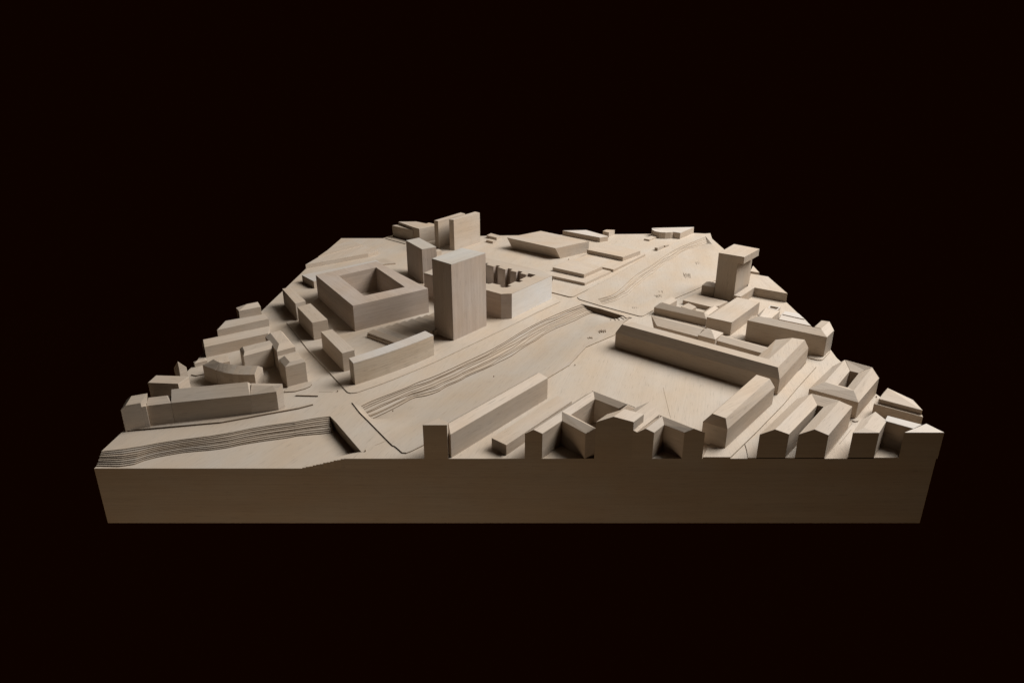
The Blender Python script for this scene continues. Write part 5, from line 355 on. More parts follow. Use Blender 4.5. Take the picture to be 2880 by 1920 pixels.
BUILDINGS = [
    {'n': 'gabled_building', 'l': 'U-shaped gabled building on the front edge, two pointed gables with a narrow dark slot between', 'c': 'building', 'm': 'pale', 'p': [{'t': 'h', 'pts': [[0.4343, 0.0, 0.1883], [0.4599, 0.0, 0.1987], [0.4859, 0.0, 0.1888], [0.5543, 0.1283, 0.1883], [0.58, 0.1283, 0.1987], [0.606, 0.1283, 0.1888], [0.4343, 0.0, 0.139], [0.4599, 0.0, 0.139], [0.4859, 0.0, 0.139], [0.5543, 0.1283, 0.139], [0.58, 0.1283, 0.139], [0.606, 0.1283, 0.139]]}, {'t': 'h', 'pts': [[0.5027, 0.0, 0.1886], [0.5289, 0.0, 0.1987], [0.5554, 0.0, 0.1868], [0.5948, 0.1005, 0.1886], [0.621, 0.1005, 0.1987], [0.6476, 0.1005, 0.1868], [0.5027, 0.0, 0.139], [0.5289, 0.0, 0.139], [0.5554, 0.0, 0.139], [0.5948, 0.1005, 0.139], [0.621, 0.1005, 0.139], [0.6476, 0.1005, 0.139]]}, {'t': 'h', 'pts': [[0.58, 0.1283, 0.1987], [0.621, 0.1005, 0.1987], [0.5919, 0.1459, 0.1888], [0.6329, 0.1181, 0.1888], [0.5681, 0.1106, 0.1888], [0.6091, 0.0829, 0.1888], [0.5919, 0.1459, 0.139], [0.6329, 0.1181, 0.139], [0.5681, 0.1106, 0.139], [0.6091, 0.0829, 0.139]]}], 'g': None, 'v': False},
    {'n': 'hip_roof_house', 'l': 'hip-roofed house on the front edge, left of the open corner court', 'c': 'building', 'm': 'pale', 'p': [{'t': 'h', 'pts': [[0.5971, 0.0, 0.1917], [0.6435, 0.0, 0.1917], [0.6792, 0.0409, 0.1917], [0.6328, 0.0409, 0.1917], [0.6217, 0.0113, 0.1948], [0.672, 0.0676, 0.1948], [0.5971, 0.0, 0.139], [0.6435, 0.0, 0.139], [0.6792, 0.0409, 0.139], [0.6328, 0.0409, 0.139]]}], 'g': None, 'v': False},
    {'n': 'corner_building', 'l': 'corner building at the far front right with a white triangular roof and white-roofed back wing', 'c': 'building', 'm': 'white', 'p': [{'t': 'p', 'poly': [[0.6874, 0.0], [0.7572, 0.0], [0.7437, 0.0296]], 'z0': 0.139, 'z1': 0.1923}, {'t': 'h', 'pts': [[0.6749, 0.0396, 0.1923], [0.7108, 0.0129, 0.1923], [0.7318, 0.0239, 0.1937], [0.6878, 0.055, 0.1937], [0.6749, 0.0396, 0.139], [0.7108, 0.0129, 0.139], [0.7318, 0.0239, 0.139], [0.6878, 0.055, 0.139]]}], 'g': None, 'v': False},
    {'n': 'stepped_building', 'l': 'stepped building at the right edge, a low front ledge before a taller pale-roofed block', 'c': 'building', 'm': 'pale', 'p': [{'t': 'p', 'poly': [[0.7151, 0.144], [0.7817, 0.0934], [0.7857, 0.1054], [0.7332, 0.1679]], 'z0': 0.139, 'z1': 0.1681}, {'t': 'h', 'pts': [[0.7248, 0.1466, 0.1778], [0.7838, 0.1014, 0.1778], [0.7893, 0.142, 0.1778], [0.7652, 0.1567, 0.1778], [0.7472, 0.1717, 0.1778], [0.7547, 0.1731, 0.1875], [0.7248, 0.1466, 0.139], [0.7838, 0.1014, 0.139], [0.7893, 0.142, 0.139], [0.7652, 0.1567, 0.139], [0.7472, 0.1717, 0.139]]}], 'g': None, 'v': False},
    {'n': 'gabled_bar', 'l': 'long gabled bar with a dark square end block on the front edge', 'c': 'building', 'm': 'pale', 'p': [{'t': 'h', 'pts': [[-0.1559, 0.0, 0.2072], [-0.1135, 0.0, 0.2072], [-0.1126, 0.0086, 0.2072], [-0.1319, 0.0232, 0.2072], [-0.1559, 0.0, 0.139], [-0.1135, 0.0, 0.139], [-0.1126, 0.0086, 0.139], [-0.1319, 0.0232, 0.139]]}, {'t': 'h', 'pts': [[-0.1081, 0.0024, 0.187], [0.0742, 0.218, 0.187], [-0.1132, 0.0204, 0.1979], [0.056, 0.2205, 0.1979], [-0.1318, 0.0225, 0.187], [0.0505, 0.2381, 0.187], [-0.1081, 0.0024, 0.139], [0.0742, 0.218, 0.139], [-0.1318, 0.0225, 0.139], [0.0505, 0.2381, 0.139]]}], 'g': None, 'v': False},
    {'n': 'flat_roof_bar', 'l': 'low free-standing flat-roofed bar just right of the long gabled bar', 'c': 'building', 'm': 'pale', 'p': [{'t': 'p', 'poly': [[-0.0102, 0.0103], [-0.037, 0.033], [0.0934, 0.1917], [0.1208, 0.1688]], 'z0': 0.139, 'z1': 0.1603}], 'g': None, 'v': False},
    {'n': 'courtyard_building', 'l': 'pitched-roof building on the front edge with an open dark square court behind its cross wing', 'c': 'building', 'm': 'pale', 'p': [{'t': 'h', 'pts': [[0.0226, 0.0, 0.19], [0.0376, 0.0, 0.198], [0.0533, 0.0, 0.19], [0.1442, 0.1406, 0.19], [0.1592, 0.1406, 0.198], [0.1748, 0.1406, 0.19], [0.0226, 0.0, 0.139], [0.0376, 0.0, 0.139], [0.0533, 0.0, 0.139], [0.1442, 0.1406, 0.139], [0.1592, 0.1406, 0.139], [0.1748, 0.1406, 0.139]]}, {'t': 'h', 'pts': [[0.0922, 0.0623, 0.198], [0.1465, 0.004, 0.198], [0.0817, 0.0531, 0.19], [0.1289, 0.0, 0.19], [0.1027, 0.0714, 0.19], [0.157, 0.0091, 0.19], [0.0817, 0.0531, 0.139], [0.1289, 0.0, 0.139], [0.1027, 0.0714, 0.139], [0.157, 0.0091, 0.139]]}, {'t': 'h', 'pts': [[0.1593, 0.1403, 0.198], [0.2167, 0.0897, 0.198], [0.1597, 0.1236, 0.19], [0.2009, 0.0875, 0.19], [0.1588, 0.157, 0.19], [0.2324, 0.0919, 0.19], [0.1597, 0.1236, 0.139], [0.2009, 0.0875, 0.139], [0.1588, 0.157, 0.139], [0.2324, 0.0919, 0.139]]}], 'g': None, 'v': False},
    {'n': 'gabled_building', 'l': 'broad dark-fronted building on the front edge with stepped gable outline and ribbed white roofs', 'c': 'building', 'm': 'pale', 'p': [{'t': 'h', 'pts': [[0.146, 0.0, 0.2132], [0.1763, 0.0, 0.224], [0.2119, 0.0, 0.2132], [0.1689, 0.0265, 0.2132], [0.1992, 0.0265, 0.224], [0.2348, 0.0265, 0.2132], [0.146, 0.0, 0.139], [0.1763, 0.0, 0.139], [0.2119, 0.0, 0.139], [0.1689, 0.0265, 0.139], [0.1992, 0.0265, 0.139], [0.2348, 0.0265, 0.139]]}, {'t': 'h', 'pts': [[0.1853, 0.0316, 0.2109], [0.2123, 0.0655, 0.2109], [0.2033, 0.0504, 0.1931], [0.2308, 0.0839, 0.1931], [0.1673, 0.0128, 0.1931], [0.1938, 0.0472, 0.1931], [0.1853, 0.0316, 0.139], [0.2123, 0.0655, 0.139], [0.2033, 0.0504, 0.139], [0.2308, 0.0839, 0.139], [0.1673, 0.0128, 0.139], [0.1938, 0.0472, 0.139]]}, {'t': 'h', 'pts': [[0.1984, 0.0106, 0.2109], [0.2561, 0.0767, 0.2109], [0.2276, 0.0106, 0.1931], [0.2717, 0.0609, 0.1931], [0.2033, 0.0504, 0.1931], [0.2308, 0.0839, 0.1931], [0.1984, 0.0106, 0.139], [0.2561, 0.0767, 0.139], [0.2276, 0.0106, 0.139], [0.2717, 0.0609, 0.139], [0.2033, 0.0504, 0.139], [0.2308, 0.0839, 0.139]]}, {'t': 'h', 'pts': [[0.2184, 0.0, 0.192], [0.2336, 0.0, 0.2002], [0.249, -0.0, 0.192], [0.2568, 0.0424, 0.192], [0.272, 0.0424, 0.2002], [0.2874, 0.0424, 0.192], [0.2184, 0.0, 0.139], [0.249, -0.0, 0.139], [0.2568, 0.0424, 0.139], [0.2874, 0.0424, 0.139]]}, {'t': 'h', 'pts': [[0.2119, 0.0, 0.1969], [0.2184, 0.0, 0.1931], [0.2214, 0.011, 0.1969], [0.2279, 0.011, 0.1931], [0.2119, 0.0, 0.139], [0.2184, 0.0, 0.139], [0.2214, 0.011, 0.139], [0.2279, 0.011, 0.139]]}, {'t': 'h', 'pts': [[0.272, 0.0424, 0.2002], [0.3183, 0.0, 0.2002], [0.272, 0.0261, 0.192], [0.3023, -0.0, 0.192], [0.2721, 0.0586, 0.192], [0.3382, 0.0, 0.192], [0.272, 0.0261, 0.139], [0.3023, -0.0, 0.139], [0.2721, 0.0586, 0.139], [0.3382, 0.0, 0.139]]}], 'g': None, 'v': False},
    {'n': 'mansard_bar', 'l': 'mansard-roofed bar at the front right with a six-sided brown end wall', 'c': 'building', 'm': 'pale', 'p': [{'t': 'h', 'pts': [[0.3663, 0.0534, 0.1988], [0.3853, 0.0374, 0.1988], [0.5235, 0.1916, 0.1988], [0.5031, 0.2094, 0.1988], [0.3873, 0.0276, 0.1816], [0.3509, 0.0546, 0.1816], [0.5344, 0.1879, 0.1816], [0.498, 0.215, 0.1816], [0.3873, 0.0276, 0.139], [0.3509, 0.0546, 0.139], [0.5344, 0.1879, 0.139], [0.498, 0.215, 0.139]]}], 'g': None, 'v': False},
    {'n': 'long_mansard_building', 'l': 'longest building, a dark diagonal street front with mansard roof and short right end wing', 'c': 'building', 'm': 'pale', 'p': [{'t': 'h', 'pts': [[0.2698, 0.4791, 0.1994], [0.5595, 0.2422, 0.1994], [0.5554, 0.2819, 0.1994], [0.2972, 0.4946, 0.1994], [0.2551, 0.4771, 0.1785], [0.5602, 0.227, 0.1785], [0.2872, 0.5163, 0.1785], [0.5924, 0.2662, 0.1785], [0.2551, 0.4771, 0.139], [0.5602, 0.227, 0.139], [0.2872, 0.5163, 0.139], [0.5924, 0.2662, 0.139]]}, {'t': 'h', 'pts': [[0.5554, 0.2819, 0.1994], [0.6538, 0.3964, 0.1994], [0.6782, 0.3859, 0.1994], [0.5595, 0.2422, 0.1994], [0.5602, 0.227, 0.1785], [0.69, 0.3859, 0.1785], [0.5344, 0.3138, 0.1785], [0.632, 0.4334, 0.1785], [0.5602, 0.227, 0.139], [0.69, 0.3859, 0.139], [0.5344, 0.3138, 0.139], [0.632, 0.4334, 0.139]]}], 'g': None, 'v': False},
    {'n': 'pavilion_building', 'l': 'low long building behind the longest dark front, a small hip-roofed pavilion in its middle', 'c': 'building', 'm': 'pale', 'p': [{'t': 'h', 'pts': [[0.3678, 0.5282, 0.175], [0.4526, 0.4604, 0.175], [0.3618, 0.5709, 0.1858], [0.4713, 0.4833, 0.1858], [0.4048, 0.5744, 0.175], [0.4895, 0.5066, 0.175], [0.3678, 0.5282, 0.139], [0.4526, 0.4604, 0.139], [0.4048, 0.5744, 0.139], [0.4895, 0.5066, 0.139]]}, {'t': 'h', 'pts': [[0.4508, 0.4516, 0.183], [0.4839, 0.4243, 0.183], [0.5164, 0.4655, 0.183], [0.4833, 0.4928, 0.183], [0.4758, 0.468, 0.1945], [0.4834, 0.4587, 0.1945], [0.4508, 0.4516, 0.139], [0.4839, 0.4243, 0.139], [0.5164, 0.4655, 0.139], [0.4833, 0.4928, 0.139]]}, {'t': 'h', 'pts': [[0.4897, 0.4389, 0.175], [0.5814, 0.3588, 0.175], [0.5057, 0.4514, 0.1823], [0.5961, 0.3724, 0.1823], [0.516, 0.4689, 0.175], [0.6077, 0.3888, 0.175], [0.4897, 0.4389, 0.139], [0.5814, 0.3588, 0.139], [0.516, 0.4689, 0.139], [0.6077, 0.3888, 0.139]]}], 'g': None, 'v': False},
    {'n': 'hip_roof_bar', 'l': 'low bar with a dark grey pitched roof, ending against the big flat-roofed hall', 'c': 'building', 'm': 'pale', 'p': [{'t': 'h', 'pts': [[0.3986, 0.7023, 0.1592], [0.5192, 0.6137, 0.1592], [0.4162, 0.708, 0.171], [0.5177, 0.6335, 0.171], [0.4164, 0.7265, 0.1592], [0.537, 0.638, 0.1592], [0.3986, 0.7023, 0.139], [0.5192, 0.6137, 0.139], [0.4164, 0.7265, 0.139], [0.537, 0.638, 0.139]]}], 'g': None, 'v': False},
    {'n': 'flat_roof_building', 'l': 'flat-roofed court building at the foot of the cantilevered tower, with a pitched side wing', 'c': 'building', 'm': 'pale', 'p': [{'t': 'p', 'poly': [[0.5, 0.7815], [0.5664, 0.7266], [0.5918, 0.7346], [0.6274, 0.7712], [0.5579, 0.8282], [0.5461, 0.8299]], 'z0': 0.139, 'z1': 0.1513}, {'t': 'h', 'pts': [[0.5331, 0.6529, 0.1513], [0.585, 0.7165, 0.1513], [0.5299, 0.6661, 0.158], [0.5736, 0.7194, 0.158], [0.5164, 0.6665, 0.1513], [0.5683, 0.7301, 0.1513], [0.5331, 0.6529, 0.139], [0.585, 0.7165, 0.139], [0.5164, 0.6665, 0.139], [0.5683, 0.7301, 0.139]]}], 'g': None, 'v': False},
    {'n': 'small_house', 'l': 'small pale house inside the little court below the cantilevered tower', 'c': 'building', 'm': 'pale', 'p': [{'t': 'p', 'poly': [[0.5248, 0.7288], [0.5044, 0.7051], [0.4812, 0.7299], [0.4984, 0.749], [0.5104, 0.7602]], 'z0': 0.139, 'z1': 0.1508}], 'g': None, 'v': False},
    {'n': 'small_house', 'l': 'small white-roofed house standing next to the river, left end of the little court', 'c': 'building', 'm': 'pale', 'p': [{'t': 'p', 'poly': [[0.478, 0.7642], [0.4478, 0.7291], [0.4295, 0.7465], [0.4705, 0.799]], 'z0': 0.139, 'z1': 0.1573}], 'g': None, 'v': False},
    {'n': 'flat_roof_hall', 'l': 'large flat-roofed hall with a bright square roof, right of the little court', 'c': 'building', 'm': 'pale', 'p': [{'t': 'p', 'poly': [[0.5648, 0.5496], [0.5116, 0.5874], [0.6424, 0.7411], [0.6921, 0.7003]], 'z0': 0.139, 'z1': 0.1757}], 'g': None, 'v': False},
    {'n': 'cantilever_tower', 'l': 'tower on the right with a flat head that overhangs its shaft on one side', 'c': 'tower', 'm': 'pale', 'p': [{'t': 'p', 'poly': [[0.6072, 0.8345], [0.6541, 0.7998], [0.7291, 0.889], [0.6837, 0.9317]], 'z0': 0.139, 'z1': 0.2589, 'cap': 0}, {'t': 'p', 'poly': [[0.6072, 0.8345], [0.6673, 0.7901], [0.742, 0.8769], [0.6837, 0.9317]], 'z0': 0.2589, 'z1': 0.2799, 'under': 1}], 'g': None, 'v': True},
    {'n': 'small_house', 'l': 'small hip-roofed house tucked against the left foot of the cantilevered tower', 'c': 'building', 'm': 'pale', 'p': [{'t': 'h', 'pts': [[0.5768, 0.864, 0.1693], [0.6081, 0.8421, 0.1693], [0.6012, 0.8989, 0.1693], [0.6325, 0.877, 0.1693], [0.6029, 0.8717, 0.1788], [0.5768, 0.864, 0.139], [0.6081, 0.8421, 0.139], [0.6012, 0.8989, 0.139], [0.6325, 0.877, 0.139]]}], 'g': None, 'v': False},
    {'n': 'low_flat_block', 'l': 'low L-shaped block with a bright flat roof behind the cantilevered tower', 'c': 'building', 'm': 'pale', 'p': [{'t': 'p', 'poly': [[0.8101, 0.797], [0.8132, 0.957], [0.769, 0.9889], [0.7174, 0.866], [0.6477, 0.7816], [0.663, 0.7699], [0.7324, 0.8508]], 'z0': 0.139, 'z1': 0.1663}], 'g': None, 'v': False},
    {'n': 'small_house', 'l': 'small pointed house at the right edge, half hidden behind the cantilevered tower', 'c': 'building', 'm': 'pale', 'p': [{'t': 'p', 'poly': [[0.7765, 1.0144], [0.8007, 0.998], [0.8074, 1.0746]], 'z0': 0.139, 'z1': 0.1663}], 'g': None, 'v': False},
    {'n': 'gabled_building', 'l': 'tall brown-fronted building with long grey roof and hipped end at the right edge', 'c': 'building', 'm': 'pale', 'p': [{'t': 'h', 'pts': [[0.5941, 0.5237, 0.1921], [0.7451, 0.4168, 0.1921], [0.6252, 0.5256, 0.2025], [0.7412, 0.4434, 0.2025], [0.6166, 0.5555, 0.1921], [0.7676, 0.4485, 0.1921], [0.5941, 0.5237, 0.139], [0.7451, 0.4168, 0.139], [0.6166, 0.5555, 0.139], [0.7676, 0.4485, 0.139]]}, {'t': 'h', 'pts': [[0.7451, 0.4168, 0.1921], [0.7817, 0.4583, 0.1921], [0.743, 0.4458, 0.2025], [0.7837, 0.4898, 0.2025], [0.7809, 0.5228, 0.1921], [0.7443, 0.4813, 0.1921], [0.7451, 0.4168, 0.139], [0.7817, 0.4583, 0.139], [0.7809, 0.5228, 0.139], [0.7443, 0.4813, 0.139]]}], 'g': None, 'v': False},
    {'n': 'small_gabled_house', 'l': 'small pale gabled house behind the tall brown-fronted building', 'c': 'building', 'm': 'pale', 'p': [{'t': 'h', 'pts': [[0.6916, 0.6084, 0.1638], [0.7347, 0.6608, 0.1638], [0.655, 0.5991, 0.1728], [0.6952, 0.6633, 0.1728], [0.6622, 0.6325, 0.1638], [0.7053, 0.6849, 0.1638], [0.6916, 0.6084, 0.139], [0.7347, 0.6608, 0.139], [0.6622, 0.6325, 0.139], [0.7053, 0.6849, 0.139]]}], 'g': None, 'v': False},
    {'n': 'low_well_block', 'l': 'tiny low block with a square opening on top, behind the small pale gabled house', 'c': 'building', 'm': 'white', 'p': [{'t': 'p', 'poly': [[0.7462, 0.706], [0.7265, 0.7231], [0.7423, 0.7476], [0.7655, 0.7304]], 'z0': 0.139, 'z1': 0.149, 'hole': [[0.7465, 0.7131], [0.7322, 0.726], [0.7415, 0.7414], [0.7605, 0.7282]]}], 'g': None, 'v': False},
    {'n': 'terrace_slab', 'l': 'low two-step terrace slab on the right edge behind the tall brown-fronted building', 'c': 'terrace', 'm': 'white', 'p': [{'t': 'p', 'poly': [[0.7298, 0.6483], [0.7961, 0.6004], [0.8009, 0.661], [0.7579, 0.6969]], 'z0': 0.139, 'z1': 0.145}, {'t': 'p', 'poly': [[0.752, 0.6799], [0.7969, 0.6438], [0.7986, 0.6844], [0.7666, 0.7036]], 'z0': 0.145, 'z1': 0.1472}], 'g': None, 'v': False},
    {'n': 'courtyard_building', 'l': 'courtyard building on the right with hipped roofs round a narrow dark court', 'c': 'building', 'm': 'pale', 'p': [{'t': 'r', 'o': [[0.6052, 0.1883, 0.1774], [0.6777, 0.1332, 0.1774], [0.7736, 0.2361, 0.1774], [0.7011, 0.2913, 0.1774]], 'r': [[0.6389, 0.1956, 0.1895], [0.679, 0.1585, 0.1895], [0.7706, 0.2623, 0.1895], [0.7304, 0.2994, 0.1895]], 'i': [[0.6716, 0.2044, 0.1774], [0.6862, 0.1942, 0.1774], [0.7602, 0.2793, 0.1774], [0.7452, 0.2887, 0.1774]], 'z0': 0.139}], 'g': None, 'v': False},
    {'n': 'terrace_row', 'l': 'long dark terrace row at the front left, four joined sections of different roof heights', 'c': 'building', 'm': 'pale', 'p': [{'t': 'h', 'pts': [[-0.737, 0.0872, 0.1865], [-0.7286, 0.0909, 0.1941], [-0.7058, 0.1012, 0.1941], [-0.7247, 0.1079, 0.205], [-0.7003, 0.1189, 0.205], [-0.74, 0.1162, 0.1941], [-0.7171, 0.1265, 0.1941], [-0.733, 0.1162, 0.1865], [-0.737, 0.0872, 0.139], [-0.7286, 0.0909, 0.139], [-0.7058, 0.1012, 0.139], [-0.74, 0.1162, 0.139], [-0.7171, 0.1265, 0.139], [-0.733, 0.1162, 0.139]]}, {'t': 'h', 'pts': [[-0.7058, 0.1012, 0.1853], [-0.6989, 0.1043, 0.1853], [-0.7102, 0.1296, 0.1853], [-0.7171, 0.1265, 0.1853], [-0.7058, 0.1012, 0.139], [-0.6989, 0.1043, 0.139], [-0.7102, 0.1296, 0.139], [-0.7171, 0.1265, 0.139]]}, {'t': 'h', 'pts': [[-0.7008, 0.1086, 0.1833], [-0.6593, 0.1197, 0.1833], [-0.7034, 0.1236, 0.1928], [-0.672, 0.1321, 0.1928], [-0.7087, 0.1379, 0.1833], [-0.6673, 0.1491, 0.1833], [-0.7008, 0.1086, 0.139], [-0.6593, 0.1197, 0.139], [-0.7087, 0.1379, 0.139], [-0.6673, 0.1491, 0.139]]}, {'t': 'h', 'pts': [[-0.659, 0.1197, 0.1833], [-0.5188, 0.1515, 0.1833], [-0.6657, 0.1407, 0.2017], [-0.529, 0.1717, 0.2017], [-0.6687, 0.1626, 0.1833], [-0.5285, 0.1944, 0.1833], [-0.659, 0.1197, 0.139], [-0.5188, 0.1515, 0.139], [-0.6687, 0.1626, 0.139], [-0.5285, 0.1944, 0.139]]}, {'t': 'h', 'pts': [[-0.5239, 0.1754, 0.1931], [-0.4804, 0.173, 0.1931], [-0.4633, 0.1805, 0.1931], [-0.5268, 0.1829, 0.1931], [-0.5188, 0.1515, 0.1833], [-0.4715, 0.1654, 0.1833], [-0.4633, 0.1805, 0.1833], [-0.5278, 0.1825, 0.1833], [-0.5188, 0.1515, 0.139], [-0.4715, 0.1654, 0.139], [-0.4633, 0.1805, 0.139], [-0.5278, 0.1825, 0.139]]}], 'g': None, 'v': False},
    {'n': 'flat_roof_house', 'l': 'small flat-roofed house at the left edge, just behind the dark terrace row', 'c': 'building', 'm': 'pale', 'p': [{'t': 'p', 'poly': [[-0.7409, 0.1914], [-0.6773, 0.1867], [-0.6713, 0.2197], [-0.7413, 0.2238]], 'z0': 0.139, 'z1': 0.1899}], 'g': None, 'v': False},
    {'n': 'pointed_house', 'l': 'tiny house with a sharp pointed roof standing alone on the left edge', 'c': 'building', 'm': 'pale', 'p': [{'t': 'h', 'pts': [[-0.7374, 0.2852, 0.1764], [-0.7206, 0.2751, 0.1976], [-0.7119, 0.2897, 0.1764], [-0.7287, 0.2998, 0.1764], [-0.7374, 0.2852, 0.139], [-0.7206, 0.2751, 0.139], [-0.7119, 0.2897, 0.139], [-0.7287, 0.2998, 0.139]]}], 'g': None, 'v': False},
    {'n': 'curved_row', 'l': 'curved row with a bent grey pitched roof on the left, behind the dark terrace row', 'c': 'building', 'm': 'pale', 'p': [{'t': 'h', 'pts': [[-0.6822, 0.3015, 0.1754], [-0.6432, 0.2769, 0.1754], [-0.6589, 0.3062, 0.1874], [-0.638, 0.291, 0.1874], [-0.6328, 0.3052, 0.1754], [-0.6684, 0.3237, 0.1754], [-0.6822, 0.3015, 0.139], [-0.6432, 0.2769, 0.139], [-0.6328, 0.3052, 0.139], [-0.6684, 0.3237, 0.139]]}, {'t': 'h', 'pts': [[-0.643, 0.2776, 0.1754], [-0.6323, 0.2714, 0.1754], [-0.638, 0.2913, 0.1874], [-0.6272, 0.2866, 0.1874], [-0.6329, 0.3049, 0.1754], [-0.6222, 0.3018, 0.1754], [-0.643, 0.2776, 0.139], [-0.6323, 0.2714, 0.139], [-0.6329, 0.3049, 0.139], [-0.6222, 0.3018, 0.139]]}, {'t': 'h', 'pts': [[-0.6323, 0.2714, 0.1754], [-0.6213, 0.2662, 0.1754], [-0.6272, 0.2866, 0.1874], [-0.6164, 0.2827, 0.1874], [-0.6222, 0.3018, 0.1754], [-0.6115, 0.2991, 0.1754], [-0.6323, 0.2714, 0.139], [-0.6213, 0.2662, 0.139], [-0.6222, 0.3018, 0.139], [-0.6115, 0.2991, 0.139]]}, {'t': 'h', 'pts': [[-0.6213, 0.2662, 0.1754], [-0.6101, 0.262, 0.1754], [-0.6164, 0.2827, 0.1874], [-0.6054, 0.2794, 0.1874], [-0.6115, 0.2991, 0.1754], [-0.6007, 0.2968, 0.1754], [-0.6213, 0.2662, 0.139], [-0.6101, 0.262, 0.139], [-0.6115, 0.2991, 0.139], [-0.6007, 0.2968, 0.139]]}, {'t': 'h', 'pts': [[-0.6101, 0.262, 0.1754], [-0.5987, 0.2589, 0.1754], [-0.6054, 0.2794, 0.1874], [-0.5942, 0.2768, 0.1874], [-0.6007, 0.2968, 0.1754], [-0.5898, 0.2948, 0.1754], [-0.6101, 0.262, 0.139], [-0.5987, 0.2589, 0.139], [-0.6007, 0.2968, 0.139], [-0.5898, 0.2948, 0.139]]}, {'t': 'h', 'pts': [[-0.5987, 0.2589, 0.1754], [-0.587, 0.2568, 0.1754], [-0.5942, 0.2768, 0.1874], [-0.583, 0.275, 0.1874], [-0.5898, 0.2948, 0.1754], [-0.5789, 0.2932, 0.1754], [-0.5987, 0.2589, 0.139], [-0.587, 0.2568, 0.139], [-0.5898, 0.2948, 0.139], [-0.5789, 0.2932, 0.139]]}, {'t': 'h', 'pts': [[-0.587, 0.2568, 0.1754], [-0.5751, 0.2557, 0.1754], [-0.583, 0.275, 0.1874], [-0.5715, 0.2738, 0.1874], [-0.5789, 0.2932, 0.1754], [-0.568, 0.2919, 0.1754], [-0.587, 0.2568, 0.139], [-0.5751, 0.2557, 0.139], [-0.5789, 0.2932, 0.139], [-0.568, 0.2919, 0.139]]}, {'t': 'h', 'pts': [[-0.5751, 0.2557, 0.1754], [-0.563, 0.2556, 0.1754], [-0.5715, 0.2738, 0.1874], [-0.56, 0.2733, 0.1874], [-0.568, 0.2919, 0.1754], [-0.557, 0.291, 0.1754], [-0.5751, 0.2557, 0.139], [-0.563, 0.2556, 0.139], [-0.568, 0.2919, 0.139], [-0.557, 0.291, 0.139]]}, {'t': 'h', 'pts': [[-0.563, 0.2556, 0.1754], [-0.5507, 0.2566, 0.1754], [-0.56, 0.2733, 0.1874], [-0.5483, 0.2735, 0.1874], [-0.557, 0.291, 0.1754], [-0.5459, 0.2904, 0.1754], [-0.563, 0.2556, 0.139], [-0.5507, 0.2566, 0.139], [-0.557, 0.291, 0.139], [-0.5459, 0.2904, 0.139]]}], 'g': None, 'v': False},
    {'n': 'small_house', 'l': 'small house at the left edge peeping out behind the curved row', 'c': 'building', 'm': 'pale', 'p': [{'t': 'h', 'pts': [[-0.7345, 0.3653, 0.1482], [-0.7127, 0.3827, 0.1482], [-0.7327, 0.3744, 0.1516], [-0.7197, 0.3848, 0.1516], [-0.742, 0.3746, 0.1482], [-0.7202, 0.392, 0.1482], [-0.7345, 0.3653, 0.139], [-0.7127, 0.3827, 0.139], [-0.742, 0.3746, 0.139], [-0.7202, 0.392, 0.139]]}], 'g': None, 'v': False},
    {'n': 'small_annex', 'l': 'small flat annex against the long slanting row, above the curved row roof', 'c': 'building', 'm': 'pale', 'p': [{'t': 'p', 'poly': [[-0.6736, 0.3361], [-0.6527, 0.312], [-0.6321, 0.3239], [-0.6485, 0.3539]], 'z0': 0.139, 'z1': 0.174}], 'g': None, 'v': False},
    {'n': 'long_row', 'l': 'long straight row with a pale sloping roof on the left, behind the mansard court', 'c': 'building', 'm': 'pale', 'p': [{'t': 'h', 'pts': [[-0.7325, 0.418, 0.166], [-0.6098, 0.4995, 0.1665], [-0.747, 0.4453, 0.1736], [-0.6161, 0.5323, 0.1736], [-0.7529, 0.4487, 0.166], [-0.6302, 0.5302, 0.166], [-0.7325, 0.418, 0.139], [-0.6098, 0.4995, 0.139], [-0.7529, 0.4487, 0.139], [-0.6302, 0.5302, 0.139]]}], 'g': None, 'v': False},
    {'n': 'flat_roof_bar', 'l': 'pale flat bar with a pointed left end, behind the long straight row', 'c': 'building', 'm': 'pale', 'p': [{'t': 'p', 'poly': [[-0.7433, 0.5129], [-0.7478, 0.5749], [-0.6651, 0.6241], [-0.6403, 0.5889]], 'z0': 0.139, 'z1': 0.1701}], 'g': None, 'v': False},
    {'n': 'small_house', 'l': 'small house with a lopsided roof alone on the left edge, farthest of the left rows', 'c': 'building', 'm': 'pale', 'p': [{'t': 'h', 'pts': [[-0.7417, 0.645, 0.1703], [-0.6944, 0.6783, 0.1703], [-0.731, 0.6772, 0.1785], [-0.7073, 0.6939, 0.1785], [-0.7591, 0.6697, 0.1703], [-0.7118, 0.703, 0.1703], [-0.7417, 0.645, 0.139], [-0.6944, 0.6783, 0.139], [-0.7591, 0.6697, 0.139], [-0.7118, 0.703, 0.139]]}], 'g': None, 'v': False},
    {'n': 'mansard_house', 'l': 'mansard-roofed house at the end of the mansard court, standing on its own rounded pavement', 'c': 'building', 'm': 'pale', 'p': [{'t': 'h', 'pts': [[-0.479, 0.2752, 0.1962], [-0.4561, 0.2914, 0.1962], [-0.4777, 0.322, 0.1962], [-0.5007, 0.3058, 0.1962], [-0.4866, 0.2651, 0.1888], [-0.4506, 0.2905, 0.1888], [-0.5127, 0.3021, 0.1888], [-0.4767, 0.3275, 0.1888], [-0.4866, 0.2651, 0.139], [-0.4506, 0.2905, 0.139], [-0.5127, 0.3021, 0.139], [-0.4767, 0.3275, 0.139]]}], 'g': None, 'v': False},
